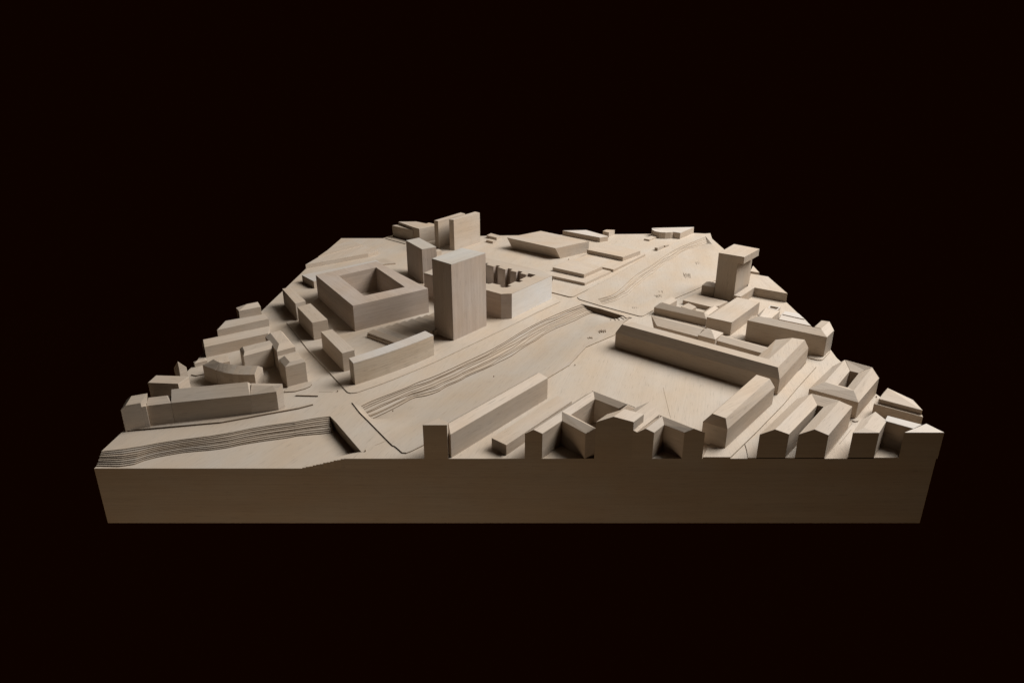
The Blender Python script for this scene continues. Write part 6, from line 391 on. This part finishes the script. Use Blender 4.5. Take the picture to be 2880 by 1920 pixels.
    {'n': 'mansard_building', 'l': 'L-shaped mansard building on the left with a deep dark court in front of it', 'c': 'building', 'm': 'pale', 'p': [{'t': 'h', 'pts': [[-0.5349, 0.3704, 0.1962], [-0.5162, 0.3854, 0.1962], [-0.5588, 0.4487, 0.1962], [-0.5776, 0.4338, 0.1962], [-0.5314, 0.3437, 0.1888], [-0.4985, 0.3699, 0.1888], [-0.5883, 0.4282, 0.1888], [-0.5554, 0.4544, 0.1888], [-0.5314, 0.3437, 0.139], [-0.4985, 0.3699, 0.139], [-0.5883, 0.4282, 0.139], [-0.5554, 0.4544, 0.139]]}, {'t': 'h', 'pts': [[-0.6178, 0.3668, 0.1902], [-0.5634, 0.407, 0.1902], [-0.5546, 0.382, 0.1902], [-0.6033, 0.341, 0.1902], [-0.601, 0.3272, 0.1848], [-0.5508, 0.3696, 0.1848], [-0.626, 0.3681, 0.1848], [-0.5758, 0.4105, 0.1848], [-0.601, 0.3272, 0.139], [-0.5508, 0.3696, 0.139], [-0.626, 0.3681, 0.139], [-0.5758, 0.4105, 0.139]]}, {'t': 'h', 'pts': [[-0.5127, 0.3021, 0.1768], [-0.4767, 0.3275, 0.1768], [-0.5314, 0.3437, 0.1768], [-0.4985, 0.3699, 0.1768], [-0.5127, 0.3021, 0.139], [-0.4767, 0.3275, 0.139], [-0.5314, 0.3437, 0.139], [-0.4985, 0.3699, 0.139]]}], 'g': None, 'v': False},  # last piece is an unseen link block, added to keep light off the court
    {'n': 'box_block', 'l': 'farthest of three plain box blocks along the street left of the big courtyard block', 'c': 'building', 'm': 'pale', 'p': [{'t': 'p', 'poly': [[-0.5874, 0.6503], [-0.5672, 0.673], [-0.6452, 0.7858], [-0.6649, 0.7738]], 'z0': 0.139, 'z1': 0.1894}], 'g': 'box blocks along the street by the big court', 'v': False},
    {'n': 'box_block', 'l': 'middle one of three plain box blocks along the street, close to the big courtyard block', 'c': 'building', 'm': 'pale', 'p': [{'t': 'p', 'poly': [[-0.5022, 0.5156], [-0.4693, 0.5369], [-0.5484, 0.6556], [-0.5754, 0.6278]], 'z0': 0.139, 'z1': 0.1887}], 'g': 'box blocks along the street by the big court', 'v': False},
    {'n': 'box_block', 'l': 'nearest of three plain box blocks, its corner touching the curved white-topped bar', 'c': 'building', 'm': 'pale', 'p': [{'t': 'p', 'poly': [[-0.3827, 0.3383], [-0.3591, 0.3554], [-0.4422, 0.4778], [-0.4657, 0.4624]], 'z0': 0.139, 'z1': 0.1873}], 'g': 'box blocks along the street by the big court', 'v': False},
    {'n': 'courtyard_block', 'l': 'large square flat-roofed block with a square open court, left of the tall tower', 'c': 'building', 'm': 'grey', 'p': [{'t': 'p', 'poly': [[-0.4115, 0.5727], [-0.2342, 0.7084], [-0.4308, 0.9714], [-0.5815, 0.8287]], 'z0': 0.139, 'z1': 0.2128, 'hole': [[-0.3993, 0.6488], [-0.3007, 0.7216], [-0.4187, 0.9065], [-0.5123, 0.8227]]}], 'g': None, 'v': False},
    {'n': 'sawtooth_shed', 'l': 'low shed with a sawtooth roof of dark parallel strips, left of the tall tower', 'c': 'building', 'm': 'pale', 'p': [{'t': 'p', 'poly': [[-0.3723, 0.5359], [-0.2893, 0.4711], [-0.1303, 0.6045], [-0.2132, 0.6693]], 'z0': 0.139, 'z1': 0.1482, 'cap': 0}, {'t': 'h', 'pts': [[-0.3708, 0.5371, 0.1482], [-0.3571, 0.5487, 0.1482], [-0.2879, 0.4723, 0.1482], [-0.2741, 0.4839, 0.1482], [-0.3571, 0.5487, 0.1572], [-0.2741, 0.4839, 0.1572], [-0.3708, 0.5371, 0.153], [-0.2879, 0.4723, 0.153]], 'nm': 'roof_ridge'}, {'t': 'h', 'pts': [[-0.3532, 0.5519, 0.1482], [-0.3394, 0.5635, 0.1482], [-0.2702, 0.4871, 0.1482], [-0.2564, 0.4987, 0.1482], [-0.3394, 0.5635, 0.1572], [-0.2564, 0.4987, 0.1572], [-0.3532, 0.5519, 0.153], [-0.2702, 0.4871, 0.153]], 'nm': 'roof_ridge'}, {'t': 'h', 'pts': [[-0.3355, 0.5668, 0.1482], [-0.3217, 0.5783, 0.1482], [-0.2526, 0.5019, 0.1482], [-0.2388, 0.5135, 0.1482], [-0.3217, 0.5783, 0.1572], [-0.2388, 0.5135, 0.1572], [-0.3355, 0.5668, 0.153], [-0.2526, 0.5019, 0.153]], 'nm': 'roof_ridge'}, {'t': 'h', 'pts': [[-0.3178, 0.5816, 0.1482], [-0.304, 0.5931, 0.1482], [-0.2349, 0.5168, 0.1482], [-0.2211, 0.5283, 0.1482], [-0.304, 0.5931, 0.1572], [-0.2211, 0.5283, 0.1572], [-0.3178, 0.5816, 0.153], [-0.2349, 0.5168, 0.153]], 'nm': 'roof_ridge'}, {'t': 'h', 'pts': [[-0.3002, 0.5964, 0.1482], [-0.2864, 0.608, 0.1482], [-0.2172, 0.5316, 0.1482], [-0.2034, 0.5432, 0.1482], [-0.2864, 0.608, 0.1572], [-0.2034, 0.5432, 0.1572], [-0.3002, 0.5964, 0.153], [-0.2172, 0.5316, 0.153]], 'nm': 'roof_ridge'}, {'t': 'h', 'pts': [[-0.2825, 0.6112, 0.1482], [-0.2687, 0.6228, 0.1482], [-0.1995, 0.5464, 0.1482], [-0.1858, 0.558, 0.1482], [-0.2687, 0.6228, 0.1572], [-0.1858, 0.558, 0.1572], [-0.2825, 0.6112, 0.153], [-0.1995, 0.5464, 0.153]], 'nm': 'roof_ridge'}, {'t': 'h', 'pts': [[-0.2648, 0.6261, 0.1482], [-0.251, 0.6376, 0.1482], [-0.1819, 0.5612, 0.1482], [-0.1681, 0.5728, 0.1482], [-0.251, 0.6376, 0.1572], [-0.1681, 0.5728, 0.1572], [-0.2648, 0.6261, 0.153], [-0.1819, 0.5612, 0.153]], 'nm': 'roof_ridge'}, {'t': 'h', 'pts': [[-0.2471, 0.6409, 0.1482], [-0.2334, 0.6524, 0.1482], [-0.1642, 0.5761, 0.1482], [-0.1504, 0.5876, 0.1482], [-0.2334, 0.6524, 0.1572], [-0.1504, 0.5876, 0.1572], [-0.2471, 0.6409, 0.153], [-0.1642, 0.5761, 0.153]], 'nm': 'roof_ridge'}, {'t': 'h', 'pts': [[-0.2295, 0.6557, 0.1482], [-0.2157, 0.6673, 0.1482], [-0.1465, 0.5909, 0.1482], [-0.1327, 0.6025, 0.1482], [-0.2157, 0.6673, 0.1572], [-0.1327, 0.6025, 0.1572], [-0.2295, 0.6557, 0.153], [-0.1465, 0.5909, 0.153]], 'nm': 'roof_ridge'}], 'g': None, 'v': False},
    {'n': 'curved_bar', 'l': 'gently curved bar with narrow white roof and light brown front beside the river street', 'c': 'building', 'm': 'tan', 'p': [{'t': 'p', 'poly': [[-0.3423, 0.2743], [-0.3292, 0.2848], [-0.3162, 0.2956], [-0.3035, 0.3065], [-0.291, 0.3177], [-0.2786, 0.329], [-0.2665, 0.3406], [-0.2545, 0.3524], [-0.2428, 0.3643], [-0.2313, 0.3765], [-0.2199, 0.3888], [-0.2088, 0.4014], [-0.1978, 0.4142], [-0.1871, 0.4271], [-0.2104, 0.4526], [-0.2208, 0.44], [-0.2314, 0.4275], [-0.2422, 0.4151], [-0.253, 0.4029], [-0.2641, 0.3909], [-0.2753, 0.379], [-0.2866, 0.3672], [-0.2981, 0.3556], [-0.3098, 0.3441], [-0.3215, 0.3328], [-0.3335, 0.3216], [-0.3456, 0.3105], [-0.3578, 0.2996]], 'z0': 0.139, 'z1': 0.1934}], 'g': None, 'v': False},
    {'n': 'wedge_hall', 'l': 'big low flat hall with a pointed plan at the far left edge', 'c': 'building', 'm': 'pale', 'p': [{'t': 'p', 'poly': [[-0.5239, 1.2672], [-0.4955, 1.3072], [-0.6453, 1.4616], [-0.7092, 1.1276]], 'z0': 0.139, 'z1': 0.1538}, {'t': 'p', 'poly': [[-0.6911, 1.2181], [-0.5689, 1.375], [-0.6299, 1.4283], [-0.6729, 1.3711]], 'z0': 0.1538, 'z1': 0.156}], 'g': None, 'v': False},
    {'n': 'flat_slab_building', 'l': 'low slab with a bright white roof half hidden behind the big courtyard block', 'c': 'building', 'm': 'white', 'p': [{'t': 'p', 'poly': [[-0.6197, 0.9206], [-0.4457, 1.1048], [-0.4687, 1.1511], [-0.6759, 0.983]], 'z0': 0.139, 'z1': 0.163}], 'g': None, 'v': False},
    {'n': 'thin_slab', 'l': 'very thin wooden slab lying flat behind the far corner of the big courtyard block', 'c': 'slab', 'm': 'pale', 'p': [{'t': 'p', 'poly': [[-0.4595, 1.1616], [-0.4089, 1.1802], [-0.4546, 1.2375], [-0.4837, 1.2192]], 'z0': 0.139, 'z1': 0.144}], 'g': None, 'v': False},
    {'n': 'stepped_block', 'l': 'broad stepped block at the far end, left of the twin slab towers', 'c': 'building', 'm': 'pale', 'p': [{'t': 'p', 'poly': [[-0.3627, 1.4633], [-0.3055, 1.5137], [-0.3147, 1.5462], [-0.3373, 1.5667], [-0.3463, 1.5509], [-0.3926, 1.5868], [-0.4642, 1.5828], [-0.3886, 1.4894]], 'z0': 0.139, 'z1': 0.1972}, {'t': 'p', 'poly': [[-0.4872, 1.567], [-0.391, 1.4894], [-0.3795, 1.5095], [-0.4628, 1.5867]], 'z0': 0.139, 'z1': 0.1853}], 'g': None, 'v': False},
    {'n': 'slab_tower', 'l': 'left one of the thin twin slab towers, partly shadowed by its neighbour', 'c': 'tower', 'm': 'pale', 'p': [{'t': 'p', 'poly': [[-0.2783, 1.3807], [-0.2941, 1.3919], [-0.2044, 1.5303], [-0.1849, 1.5096]], 'z0': 0.139, 'z1': 0.2468}], 'g': 'twin slab towers at the far end', 'v': False},
    {'n': 'slab_tower', 'l': 'right one of the thin twin slab towers at the far end, nearer and fully lit', 'c': 'tower', 'm': 'pale', 'p': [{'t': 'p', 'poly': [[-0.2172, 1.3584], [-0.2346, 1.3637], [-0.1448, 1.5013], [-0.1259, 1.4783]], 'z0': 0.139, 'z1': 0.2571}], 'g': 'twin slab towers at the far end', 'v': False},
    {'n': 'low_annex', 'l': 'low pale annex box in front of the twin slab towers', 'c': 'building', 'm': 'pale', 'p': [{'t': 'p', 'poly': [[-0.2768, 1.285], [-0.2602, 1.3021], [-0.2739, 1.3238], [-0.286, 1.3114]], 'z0': 0.139, 'z1': 0.1549}], 'g': None, 'v': False},
    {'n': 'short_tower', 'l': 'short tower block with a four-cornered slanting plan behind the big courtyard block', 'c': 'tower', 'm': 'grey', 'p': [{'t': 'p', 'poly': [[-0.2829, 0.9621], [-0.2414, 0.9909], [-0.3118, 1.1047], [-0.3494, 1.0693]], 'z0': 0.139, 'z1': 0.255}], 'g': None, 'v': True, 'r': 'cool'},
    {'n': 'tall_tower', 'l': 'tallest tower in the middle of the model, a plain grey-brown box with upright grain', 'c': 'tower', 'm': 'grey', 'p': [{'t': 'p', 'poly': [[-0.148, 0.5124], [-0.0682, 0.6122], [-0.1326, 0.6609], [-0.2005, 0.5612]], 'z0': 0.139, 'z1': 0.3432}], 'g': None, 'v': True, 'r': 'cool'},
    {'n': 'courtyard_block', 'l': 'flat-roofed block with a court of toothed zigzag walls, right of the tall tower', 'c': 'building', 'm': 'limba', 'p': [{'t': 'p', 'poly': [[-0.0005, 0.663], [0.1183, 0.8226], [0.0899, 0.8687], [-0.1438, 1.0569], [-0.2637, 0.8475], [-0.03, 0.6594]], 'z0': 0.139, 'z1': 0.2141, 'hole': [[-0.0738, 0.9464], [-0.0804, 0.9328], [-0.0572, 0.9113], [-0.0477, 0.9247], [-0.0363, 0.917], [-0.0431, 0.9043], [-0.0205, 0.8788], [-0.0116, 0.8935], [0.0022, 0.8834], [-0.0053, 0.8696], [0.0124, 0.8552], [0.0193, 0.8674], [0.0322, 0.8579], [0.0249, 0.8436], [0.0409, 0.8304], [0.0495, 0.8428], [0.0706, 0.827], [0.0545, 0.8046], [0.0421, 0.8114], [0.0215, 0.7814], [0.0315, 0.7719], [0.0209, 0.7592], [0.0092, 0.7662], [-0.012, 0.734], [-0.0018, 0.7269], [-0.0129, 0.7144], [-0.0277, 0.7136], [-0.0381, 0.7237], [-0.0319, 0.734], [-0.0567, 0.7511], [-0.0655, 0.7439], [-0.0821, 0.756], [-0.095, 0.7827], [-0.1031, 0.9498]]}], 'g': None, 'v': False, 'r': 'pale', 'e': 'bright'},
    {'n': 'slanted_hall', 'l': 'large flat-roofed hall whose left side leans outward over a dark shadow', 'c': 'building', 'm': 'pale', 'p': [{'t': 'h', 'pts': [[0.1553, 1.2371, 0.1815], [-0.0179, 1.3871, 0.1815], [0.1141, 1.4919, 0.1815], [0.2872, 1.3351, 0.1815], [0.1751, 1.2504, 0.139], [0.2872, 1.3351, 0.139], [0.001, 1.391, 0.139], [0.1131, 1.4756, 0.139]]}], 'g': None, 'v': False},
    {'n': 'two_tier_podium', 'l': 'nearer of two square two-tier podiums beside the upper river', 'c': 'building', 'm': 'pale', 'p': [{'t': 'p', 'poly': [[0.23, 0.9395], [0.3301, 1.0625], [0.2175, 1.1617], [0.0982, 1.0358]], 'z0': 0.139, 'z1': 0.1511}, {'t': 'p', 'poly': [[0.2326, 0.9899], [0.3036, 1.0769], [0.2011, 1.159], [0.1357, 1.0667]], 'z0': 0.1511, 'z1': 0.1634}], 'g': 'two-tier podiums', 'v': False},
    {'n': 'two_tier_podium', 'l': 'farther of two square two-tier podiums, its lower tier wide and thin', 'c': 'building', 'm': 'pale', 'p': [{'t': 'p', 'poly': [[0.3413, 1.0804], [0.486, 1.2698], [0.3627, 1.3859], [0.2131, 1.1835]], 'z0': 0.139, 'z1': 0.1512}, {'t': 'p', 'poly': [[0.3884, 1.178], [0.4658, 1.2595], [0.3546, 1.3572], [0.273, 1.2741]], 'z0': 0.1512, 'z1': 0.1661}], 'g': 'two-tier podiums', 'v': False},
    {'n': 'flat_slab_building', 'l': 'low wedge-shaped slab with a white roof on the far edge', 'c': 'building', 'm': 'white', 'p': [{'t': 'p', 'poly': [[0.3464, 1.4764], [0.3822, 1.4963], [0.3062, 1.599], [0.2082, 1.5898]], 'z0': 0.139, 'z1': 0.1586}], 'g': None, 'v': False},
    {'n': 'small_box', 'l': 'small plain box on the far edge, right behind the white wedge-shaped slab', 'c': 'building', 'm': 'pale', 'p': [{'t': 'p', 'poly': [[0.3936, 1.5558], [0.4242, 1.6], [0.3893, 1.6047], [0.3717, 1.58]], 'z0': 0.139, 'z1': 0.1587}], 'g': None, 'v': False},
    {'n': 'half_round_building', 'l': 'building with half-round pale front and white wedge-shaped roof on the far edge', 'c': 'building', 'm': 'white', 'p': [{'t': 'p', 'poly': [[0.6512, 1.5403], [0.6395, 1.5336], [0.6168, 1.5299], [0.5944, 1.5358], [0.5793, 1.5508], [0.5735, 1.5721], [0.5756, 1.5983], [0.6155, 1.5736]], 'z0': 0.139, 'z1': 0.1656}, {'t': 'p', 'poly': [[0.6761, 1.5259], [0.7578, 1.6255], [0.579, 1.6097], [0.653, 1.5423]], 'z0': 0.139, 'z1': 0.1647}], 'g': None, 'v': False},
    {'n': 'small_pavilion', 'l': 'larger of two tiny boxes on the far edge right of the twin slab towers', 'c': 'building', 'm': 'pale', 'p': [{'t': 'p', 'poly': [[-0.0616, 1.5056], [-0.0465, 1.5374], [-0.0863, 1.579], [-0.1029, 1.5448]], 'z0': 0.139, 'z1': 0.1502}], 'g': 'tiny box pavilions on the far ground', 'v': False},
    {'n': 'small_pavilion', 'l': 'smaller, nearer one of two tiny boxes right of the twin slab towers', 'c': 'building', 'm': 'pale', 'p': [{'t': 'p', 'poly': [[-0.0754, 1.4559], [-0.0634, 1.4738], [-0.091, 1.4977], [-0.1018, 1.478]], 'z0': 0.139, 'z1': 0.1482}], 'g': 'tiny box pavilions on the far ground', 'v': False},
    {'n': 'small_pavilion', 'l': 'flat tiny box in front of the half-round building', 'c': 'building', 'm': 'pale', 'p': [{'t': 'p', 'poly': [[0.5468, 1.4927], [0.5832, 1.5363], [0.5671, 1.5561], [0.5281, 1.5076]], 'z0': 0.139, 'z1': 0.1457}], 'g': 'tiny box pavilions on the far ground', 'v': False},
    {'n': 'small_pavilion', 'l': 'narrow tiny box lying along the upper river promenade', 'c': 'building', 'm': 'pale', 'p': [{'t': 'p', 'poly': [[0.5484, 1.3507], [0.5813, 1.3907], [0.5749, 1.4012], [0.5389, 1.3583]], 'z0': 0.139, 'z1': 0.1509}], 'g': 'tiny box pavilions on the far ground', 'v': False},
    {'n': 'small_pavilion', 'l': 'tiniest box, touching the far end of the narrow one by the upper river', 'c': 'building', 'm': 'pale', 'p': [{'t': 'p', 'poly': [[0.5894, 1.4017], [0.607, 1.4176], [0.6015, 1.4243], [0.5849, 1.405]], 'z0': 0.139, 'z1': 0.1457}], 'g': 'tiny box pavilions on the far ground', 'v': False},
]
G = T['G']
ZP = T['zP']

# ------------------------------------------------------------------ base block and terrain
base = bpy.data.objects.new('model_base', None)
COL.objects.link(base)
tag(base, 'thick wooden base under all buildings, with carved river banks and a broad dark front panel', 'model base')
outl = [tuple(p) for p in T['outl']]
ZR = T['zR1']
con1, con2, con3 = T['con1'], T['con2'], T['con3']
W0, W1, F0, F1 = T['W0'], T['W1'], T['F0'], T['F1']


def solid(name, poly, z0, z1, mat, holes=(), grain=rad(70), fixed=False, label=None, edge='burnt_and_shade'):
    m = MB()
    P = ccw(poly)
    hs = [ccw(h)[::-1] for h in holes]
    skirt(m, P, z0, z1, 1)
    for h in hs:
        skirt(m, h, z0, z1, 1)
    cap(m, [P] + hs, z1)
    o = m.build(name, [mat, MAT[edge], MAT['panel']], base, grain=grain, fixed=fixed)
    if label:
        o['label'] = label
    return o


# lower body; its top is the floor of the near river
m = MB()
skirt(m, ccw(outl), 0, ZR)
m.build('base_panel', MAT['panel'], base, fixed=True)
m = MB()
cap(m, [ccw(outl)], ZR)
m.build('river_floor', MAT['ground'], base, grain=rad(60))

# ground sheet with the three river cut-outs
xy = lambda P: [(p[0], p[1]) for p in P]
top1 = con1[0]
notch = xy(top1) + xy(T['wall1'][1:]) + [(F1[0], 0.0)]
sheet = notch + [p for p in outl[::-1] if p not in (outl[0],)]          # front edge F1 -> right ... back -> left edge
hole2 = xy(con2[0]) + xy(T['br_f']) + xy(T['right2']) + xy(T['curve2'])
hole3 = xy(con3[0]) + xy(T['hole3'])
m = MB()
P = ccw(sheet)
h2 = ccw(hole2)[::-1]
h3 = ccw(hole3)[::-1]
skirt(m, P, ZR, G)
skirt(m, h2, ZR, G, 1)
skirt(m, h3, ZR, G, 1)
sk = m.build('ground_edge', [MAT['panel'], MAT['burnt_and_shade']], base, fixed=True)
m = MB()
cap(m, [P, h2, h3], G)
m.build('ground_sheet', MAT['ground'], base, grain=rad(72))


def band(a, b):
    return xy(a) + xy(b)[::-1]


# river bank steps: one thin board per contour
N1 = len(con1) - 1
for k in range(N1 - 1):
    z = G - (G - ZR) * (k + 1) / N1
    solid('bank_step', band(con1[k], con1[k + 1]), ZR, z, MAT['ground'], grain=rad(20), edge='burnt_and_shade' if k % 3 == 0 else 'scorched_and_shade2')
# last strip lies on the floor level
# stepped ramp on the other bank, at the front edge below the street
for k in range(12):
    f0, f1 = k / 12, (k + 1) / 12
    mixp = lambda a, b, t: (a[0] * (1 - t) + b[0] * t, a[1] * (1 - t) + b[1] * t)
    q = [mixp(F0, F1, f0), mixp(F0, F1, f1), mixp(W0, W1, f1), mixp(W0, W1, f0)]
    q[0] = (q[0][0], 0.0)
    q[1] = (q[1][0], 0.0)
    solid('bank_step', q, ZR, ZR + (G - ZR) * ((k + 1) / 12.5 + 0.02 * math.sin(k * 2.3)), MAT['ground'], grain=rad(20))

N2 = len(con2) - 1
zb2 = T['zb2']
for k in range(N2):
    z = G - (G - zb2) * (k + 1) / N2
    if k < N2 - 1:
        solid('bank_step', band(con2[k], con2[k + 1]), ZR, z, MAT['ground'], grain=rad(40), edge='scorched_and_shade2' if k % 3 else 'burnt_and_shade')


def ground_z(p):
    """height of the meadow under a point, from the meshes already built"""
    best = G
    for o in meadows:
        q = None
        for f in o.data.polygons:
            vs = [o.data.vertices[i].co for i in f.vertices]
            if inside(p, [(v.x, v.y) for v in vs]):
                q = sum(v.z for v in vs) / len(vs)
                break
        if q is not None:
            return q
    return best


meadows = []


def seg_d(p, poly):
    best = 9.0
    for a, b in zip(poly[:-1], poly[1:]):
        ax, ay, bx, by = a[0], a[1], b[0], b[1]
        dx, dy = bx - ax, by - ay
        l2 = dx * dx + dy * dy
        t = 0 if l2 == 0 else max(0, min(1, ((p[0] - ax) * dx + (p[1] - ay) * dy) / l2))
        best = min(best, math.hypot(p[0] - ax - t * dx, p[1] - ay - t * dy))
    return best


def inside(p, poly):
    c = False
    j = len(poly) - 1
    for i in range(len(poly)):
        a, b = poly[i], poly[j]
        if (a[1] > p[1]) != (b[1] > p[1]) and p[0] < (b[0] - a[0]) * (p[1] - a[1]) / (b[1] - a[1]) + a[0]:
            c = not c
        j = i
    return c


def meadow(name, low, high, zlow, zhigh, step, grain):
    """smooth floor that is zlow along the bank foot and zhigh along its outer boundary"""
    poly = xy(low) + xy(high)
    pts = [Vector(p) for p in poly]
    n = len(pts)
    edges = [(i, (i + 1) % n) for i in range(n)]
    xs = [p[0] for p in poly]
    ys = [p[1] for p in poly]
    x = min(xs)
    while x < max(xs):
        y = min(ys)
        while y < max(ys):
            q = (x + 0.31 * step * math.sin(y * 211), y + 0.31 * step * math.sin(x * 173))
            if inside(q, poly) and seg_d(q, poly + [poly[0]]) > step * 0.35:
                pts.append(Vector(q))
            y += step
        x += step
    vv, _, ff, *_r = delaunay_2d_cdt(pts, edges, [], 1, 1e-6)
    out = MB()
    zs = []
    for q in vv:
        dl, dh = seg_d(q, low), seg_d(q, high)
        f = dl / max(1e-6, dl + dh)
        f = f * f * (3 - 2 * f)
        zs.append(zlow + (zhigh - zlow) * f)
    for f in ff:
        out.face([(vv[i].x, vv[i].y, zs[i]) for i in f])
    o = out.build(name, MAT['ground'], base, grain=grain, fixed=True)
    # even grain over the soft slope
    uv = o.data.uv_layers['grain']
    gd = Vector((math.cos(grain), math.sin(grain), 0))
    gb = Vector((-gd.y, gd.x, 0))
    for p in o.data.polygons:
        p.use_smooth = True
        for li in p.loop_indices:
            c = o.data.vertices[o.data.loops[li].vertex_index].co
            uv.data[li].uv = (c.dot(gd) + 3.3, c.dot(gb) + 1.7)
    meadows.append(o)
    return o


low2 = xy(con2[N2 - 1]) + [(p[0], p[1]) for p in T['br_f'][1:3]]
high2 = xy(T['br_f'][3:]) + xy(T['right2']) + xy(T['curve2']) + [tuple(con2[0][0])]
meadow('meadow_floor', low2, high2, zb2, ZP, 0.022, rad(66))
m = MB()
hl = xy(T['right2']) + xy(T['curve2'])
for a, b in zip(hl[:-1], hl[1:]):
    m.face([(a[0], a[1], G), (b[0], b[1], G), (b[0], b[1], ZP), (a[0], a[1], ZP)])
m.build('meadow_kerb', MAT['scorched_and_shade2'], base)

# far river section: a raised sheet with shallow terraces
N3 = len(con3) - 1
zb3 = T['zb3']
m = MB()
P = ccw(xy(T['p3']))
h3 = ccw(hole3)[::-1]
skirt(m, P, G, ZP, 1)
skirt(m, h3, G, ZP, 1)
cap(m, [P, h3], ZP)
m.build('pavement_plate', [MAT['ground'], MAT['scorched_and_shade2']], base, grain=rad(84))
for k in range(N3 - 1):
    z = ZP - (ZP - zb3) * (k + 1) / N3
    solid('bank_step', band(con3[k], con3[k + 1]), zb3 - 0.004, z, MAT['ground'], grain=rad(40), edge='scorched_and_shade2' if k % 2 else 'scorched_and_shade')
meadow('meadow_floor', xy(con3[N3 - 1]), [tuple(con3[0][-1])] + xy(T['hole3']) + [tuple(con3[0][0])], zb3, ZP, 0.026, rad(80))

# pavement plates, each a thin board with rounded corners
for i, (nm, poly) in enumerate(sorted(T['plates'].items())):
    solid('pavement_plate', poly, G, ZP + 0.00012 * (i + 1) - 0.0003 - (0.0009 if nm == 'front_plate' else 0), MAT['ground'], grain=rad(60 + 9 * (i % 4)),
          edge='scorched_and_shade' if nm in ('podium_plate', 'street_plate', 'block_plate', 'front_plate') else 'scorched_and_shade2' if nm in ('court_plate', 'edge_plate', 'far_plate') else 'burnt_and_shade')

# short contour ridges of the flat right bank; dark tops stand in for shade
gh = Vector((0, 0, 0))
for a, b in T['ticks']:
    a, b = Vector((a[0], a[1])), Vector((b[0], b[1]))
    d = (b - a).normalized()
    s = Vector((-d.y, d.x)) * 0.0008
    q = [a + s, a - s, b - s, b + s]
    far_off = a.y > 0.75
    solid('contour_ridge', [tuple(p) for p in q], G - 0.012, ground_z((a + b) / 2) + (0.0012 if far_off else 0.0016),
          MAT['scorched_and_shade' if far_off else 'burnt_and_shade'], grain=math.atan2(d.y, d.x), edge='scorched_and_shade2' if far_off else 'burnt_and_shade')

# fan of thin boards where the far bank meets the bridge
for k, poly in enumerate(T['fan']):
    solid('bank_step', poly, ZR, zb2 + (ZP - zb2) * (k + 2.2) / 9.2, MAT['ground'], grain=rad(30), edge='burnt_and_shade')

# open joints between the plywood sheets
for a, b in T['joints']:
    a, b = Vector((a[0], a[1])), Vector((b[0], b[1]))
    d = (b - a).normalized()
    s = Vector((-d.y, d.x)) * 0.00035
    solid('sheet_joint', [tuple(p) for p in (a + s, a - s, b - s, b + s)], G, G + 0.0003, MAT['scorched_and_shade2'], edge='burnt_and_shade')

# tiny nail holes in the sheet
for x, y, z in T['pins']:
    q = [(x + 0.0011 * math.cos(k * 1.05), y + 0.0014 * math.sin(k * 1.05)) for k in range(6)]
    solid('nail_hole', q, G, G + 0.0028, MAT['burnt_and_shade'])

# ------------------------------------------------------------------ buildings
for bi, d in enumerate(BUILDINGS):
    parts = []
    allp = []
    for pc in d['p']:
        wm, rm = MB(), MB()
        if pc['t'] == 'p':
            pc['plinth'] = d['m'] == 'grey'
            prism_parts(pc, wm, rm)
        elif pc['t'] == 'h':
            hull_parts(pc['pts'], wm, rm)
        else:
            ring_parts(pc, wm, rm)
        parts.append((pc, wm, rm))
        allp += wm.v + rm.v
    n = len(allp)
    xs, ys = [p[0] for p in allp], [p[1] for p in allp]
    org = ((min(xs) + max(xs)) / 2, (min(ys) + max(ys)) / 2, min(p[2] for p in allp))
    root = bpy.data.objects.new(d['n'], None)
    root.empty_display_size = 0.02
    root.location = org
    COL.objects.link(root)
    tag(root, d['l'], d['c'], d['g'])
    rnd = random.Random(bi * 7 + 3)
    for pc, wm, rm in parts:
        # grain of a flat roof follows its longest edge
        P = pc.get('poly') or [(p[0], p[1]) for p in (pc.get('o') or pc.get('pts'))]
        best, ang = 0, 0
        for a, b in zip(P, P[1:] + P[:1]):
            l = math.hypot(b[0] - a[0], b[1] - a[1])
            if l > best:
                best, ang = l, math.atan2(b[1] - a[1], b[0] - a[0])
        front_cut = sum(1 for v in wm.v if abs(v[1]) < 1e-5) > 2
        if wm.f:
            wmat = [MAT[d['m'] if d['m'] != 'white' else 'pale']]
            wmat.append(MAT[d.get('e', 'pale')])
            wmat.append(MAT['panel'])
            curved = len(pc.get('poly', ())) > 8 and 'hole' not in pc
            perim = None
            if curved:
                Q, u, perim = ccw(pc['poly']), 0.0, {}
                for a, b in zip(Q, Q[1:] + Q[:1]):
                    perim[(round(a[0], 4), round(a[1], 4))] = u
                    u += math.hypot(b[0] - a[0], b[1] - a[1])
                perim['all'], perim['half'] = u, u / 2
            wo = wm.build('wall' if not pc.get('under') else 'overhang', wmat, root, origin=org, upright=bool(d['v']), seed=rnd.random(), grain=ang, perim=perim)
            uvl = wo.data.uv_layers['grain'].data
            for p in wo.data.polygons:          # saw-cut faces in the plane of the base front share its veneer
                if p.normal.y < -0.99 and abs(p.center.y + org[1]) < 1e-3:
                    p.material_index = 2
                    for li in p.loop_indices:
                        c = wo.data.vertices[wo.data.loops[li].vertex_index].co
                        uvl[li].uv = (c.x + org[0], c.z + org[2])
            if d.get('e'):                      # paler colour on one long face stands in for strong light
                for p in wo.data.polygons:
                    if p.normal.x > 0.6 and p.area > 0.01:
                        p.material_index = 1
        if rm.f:
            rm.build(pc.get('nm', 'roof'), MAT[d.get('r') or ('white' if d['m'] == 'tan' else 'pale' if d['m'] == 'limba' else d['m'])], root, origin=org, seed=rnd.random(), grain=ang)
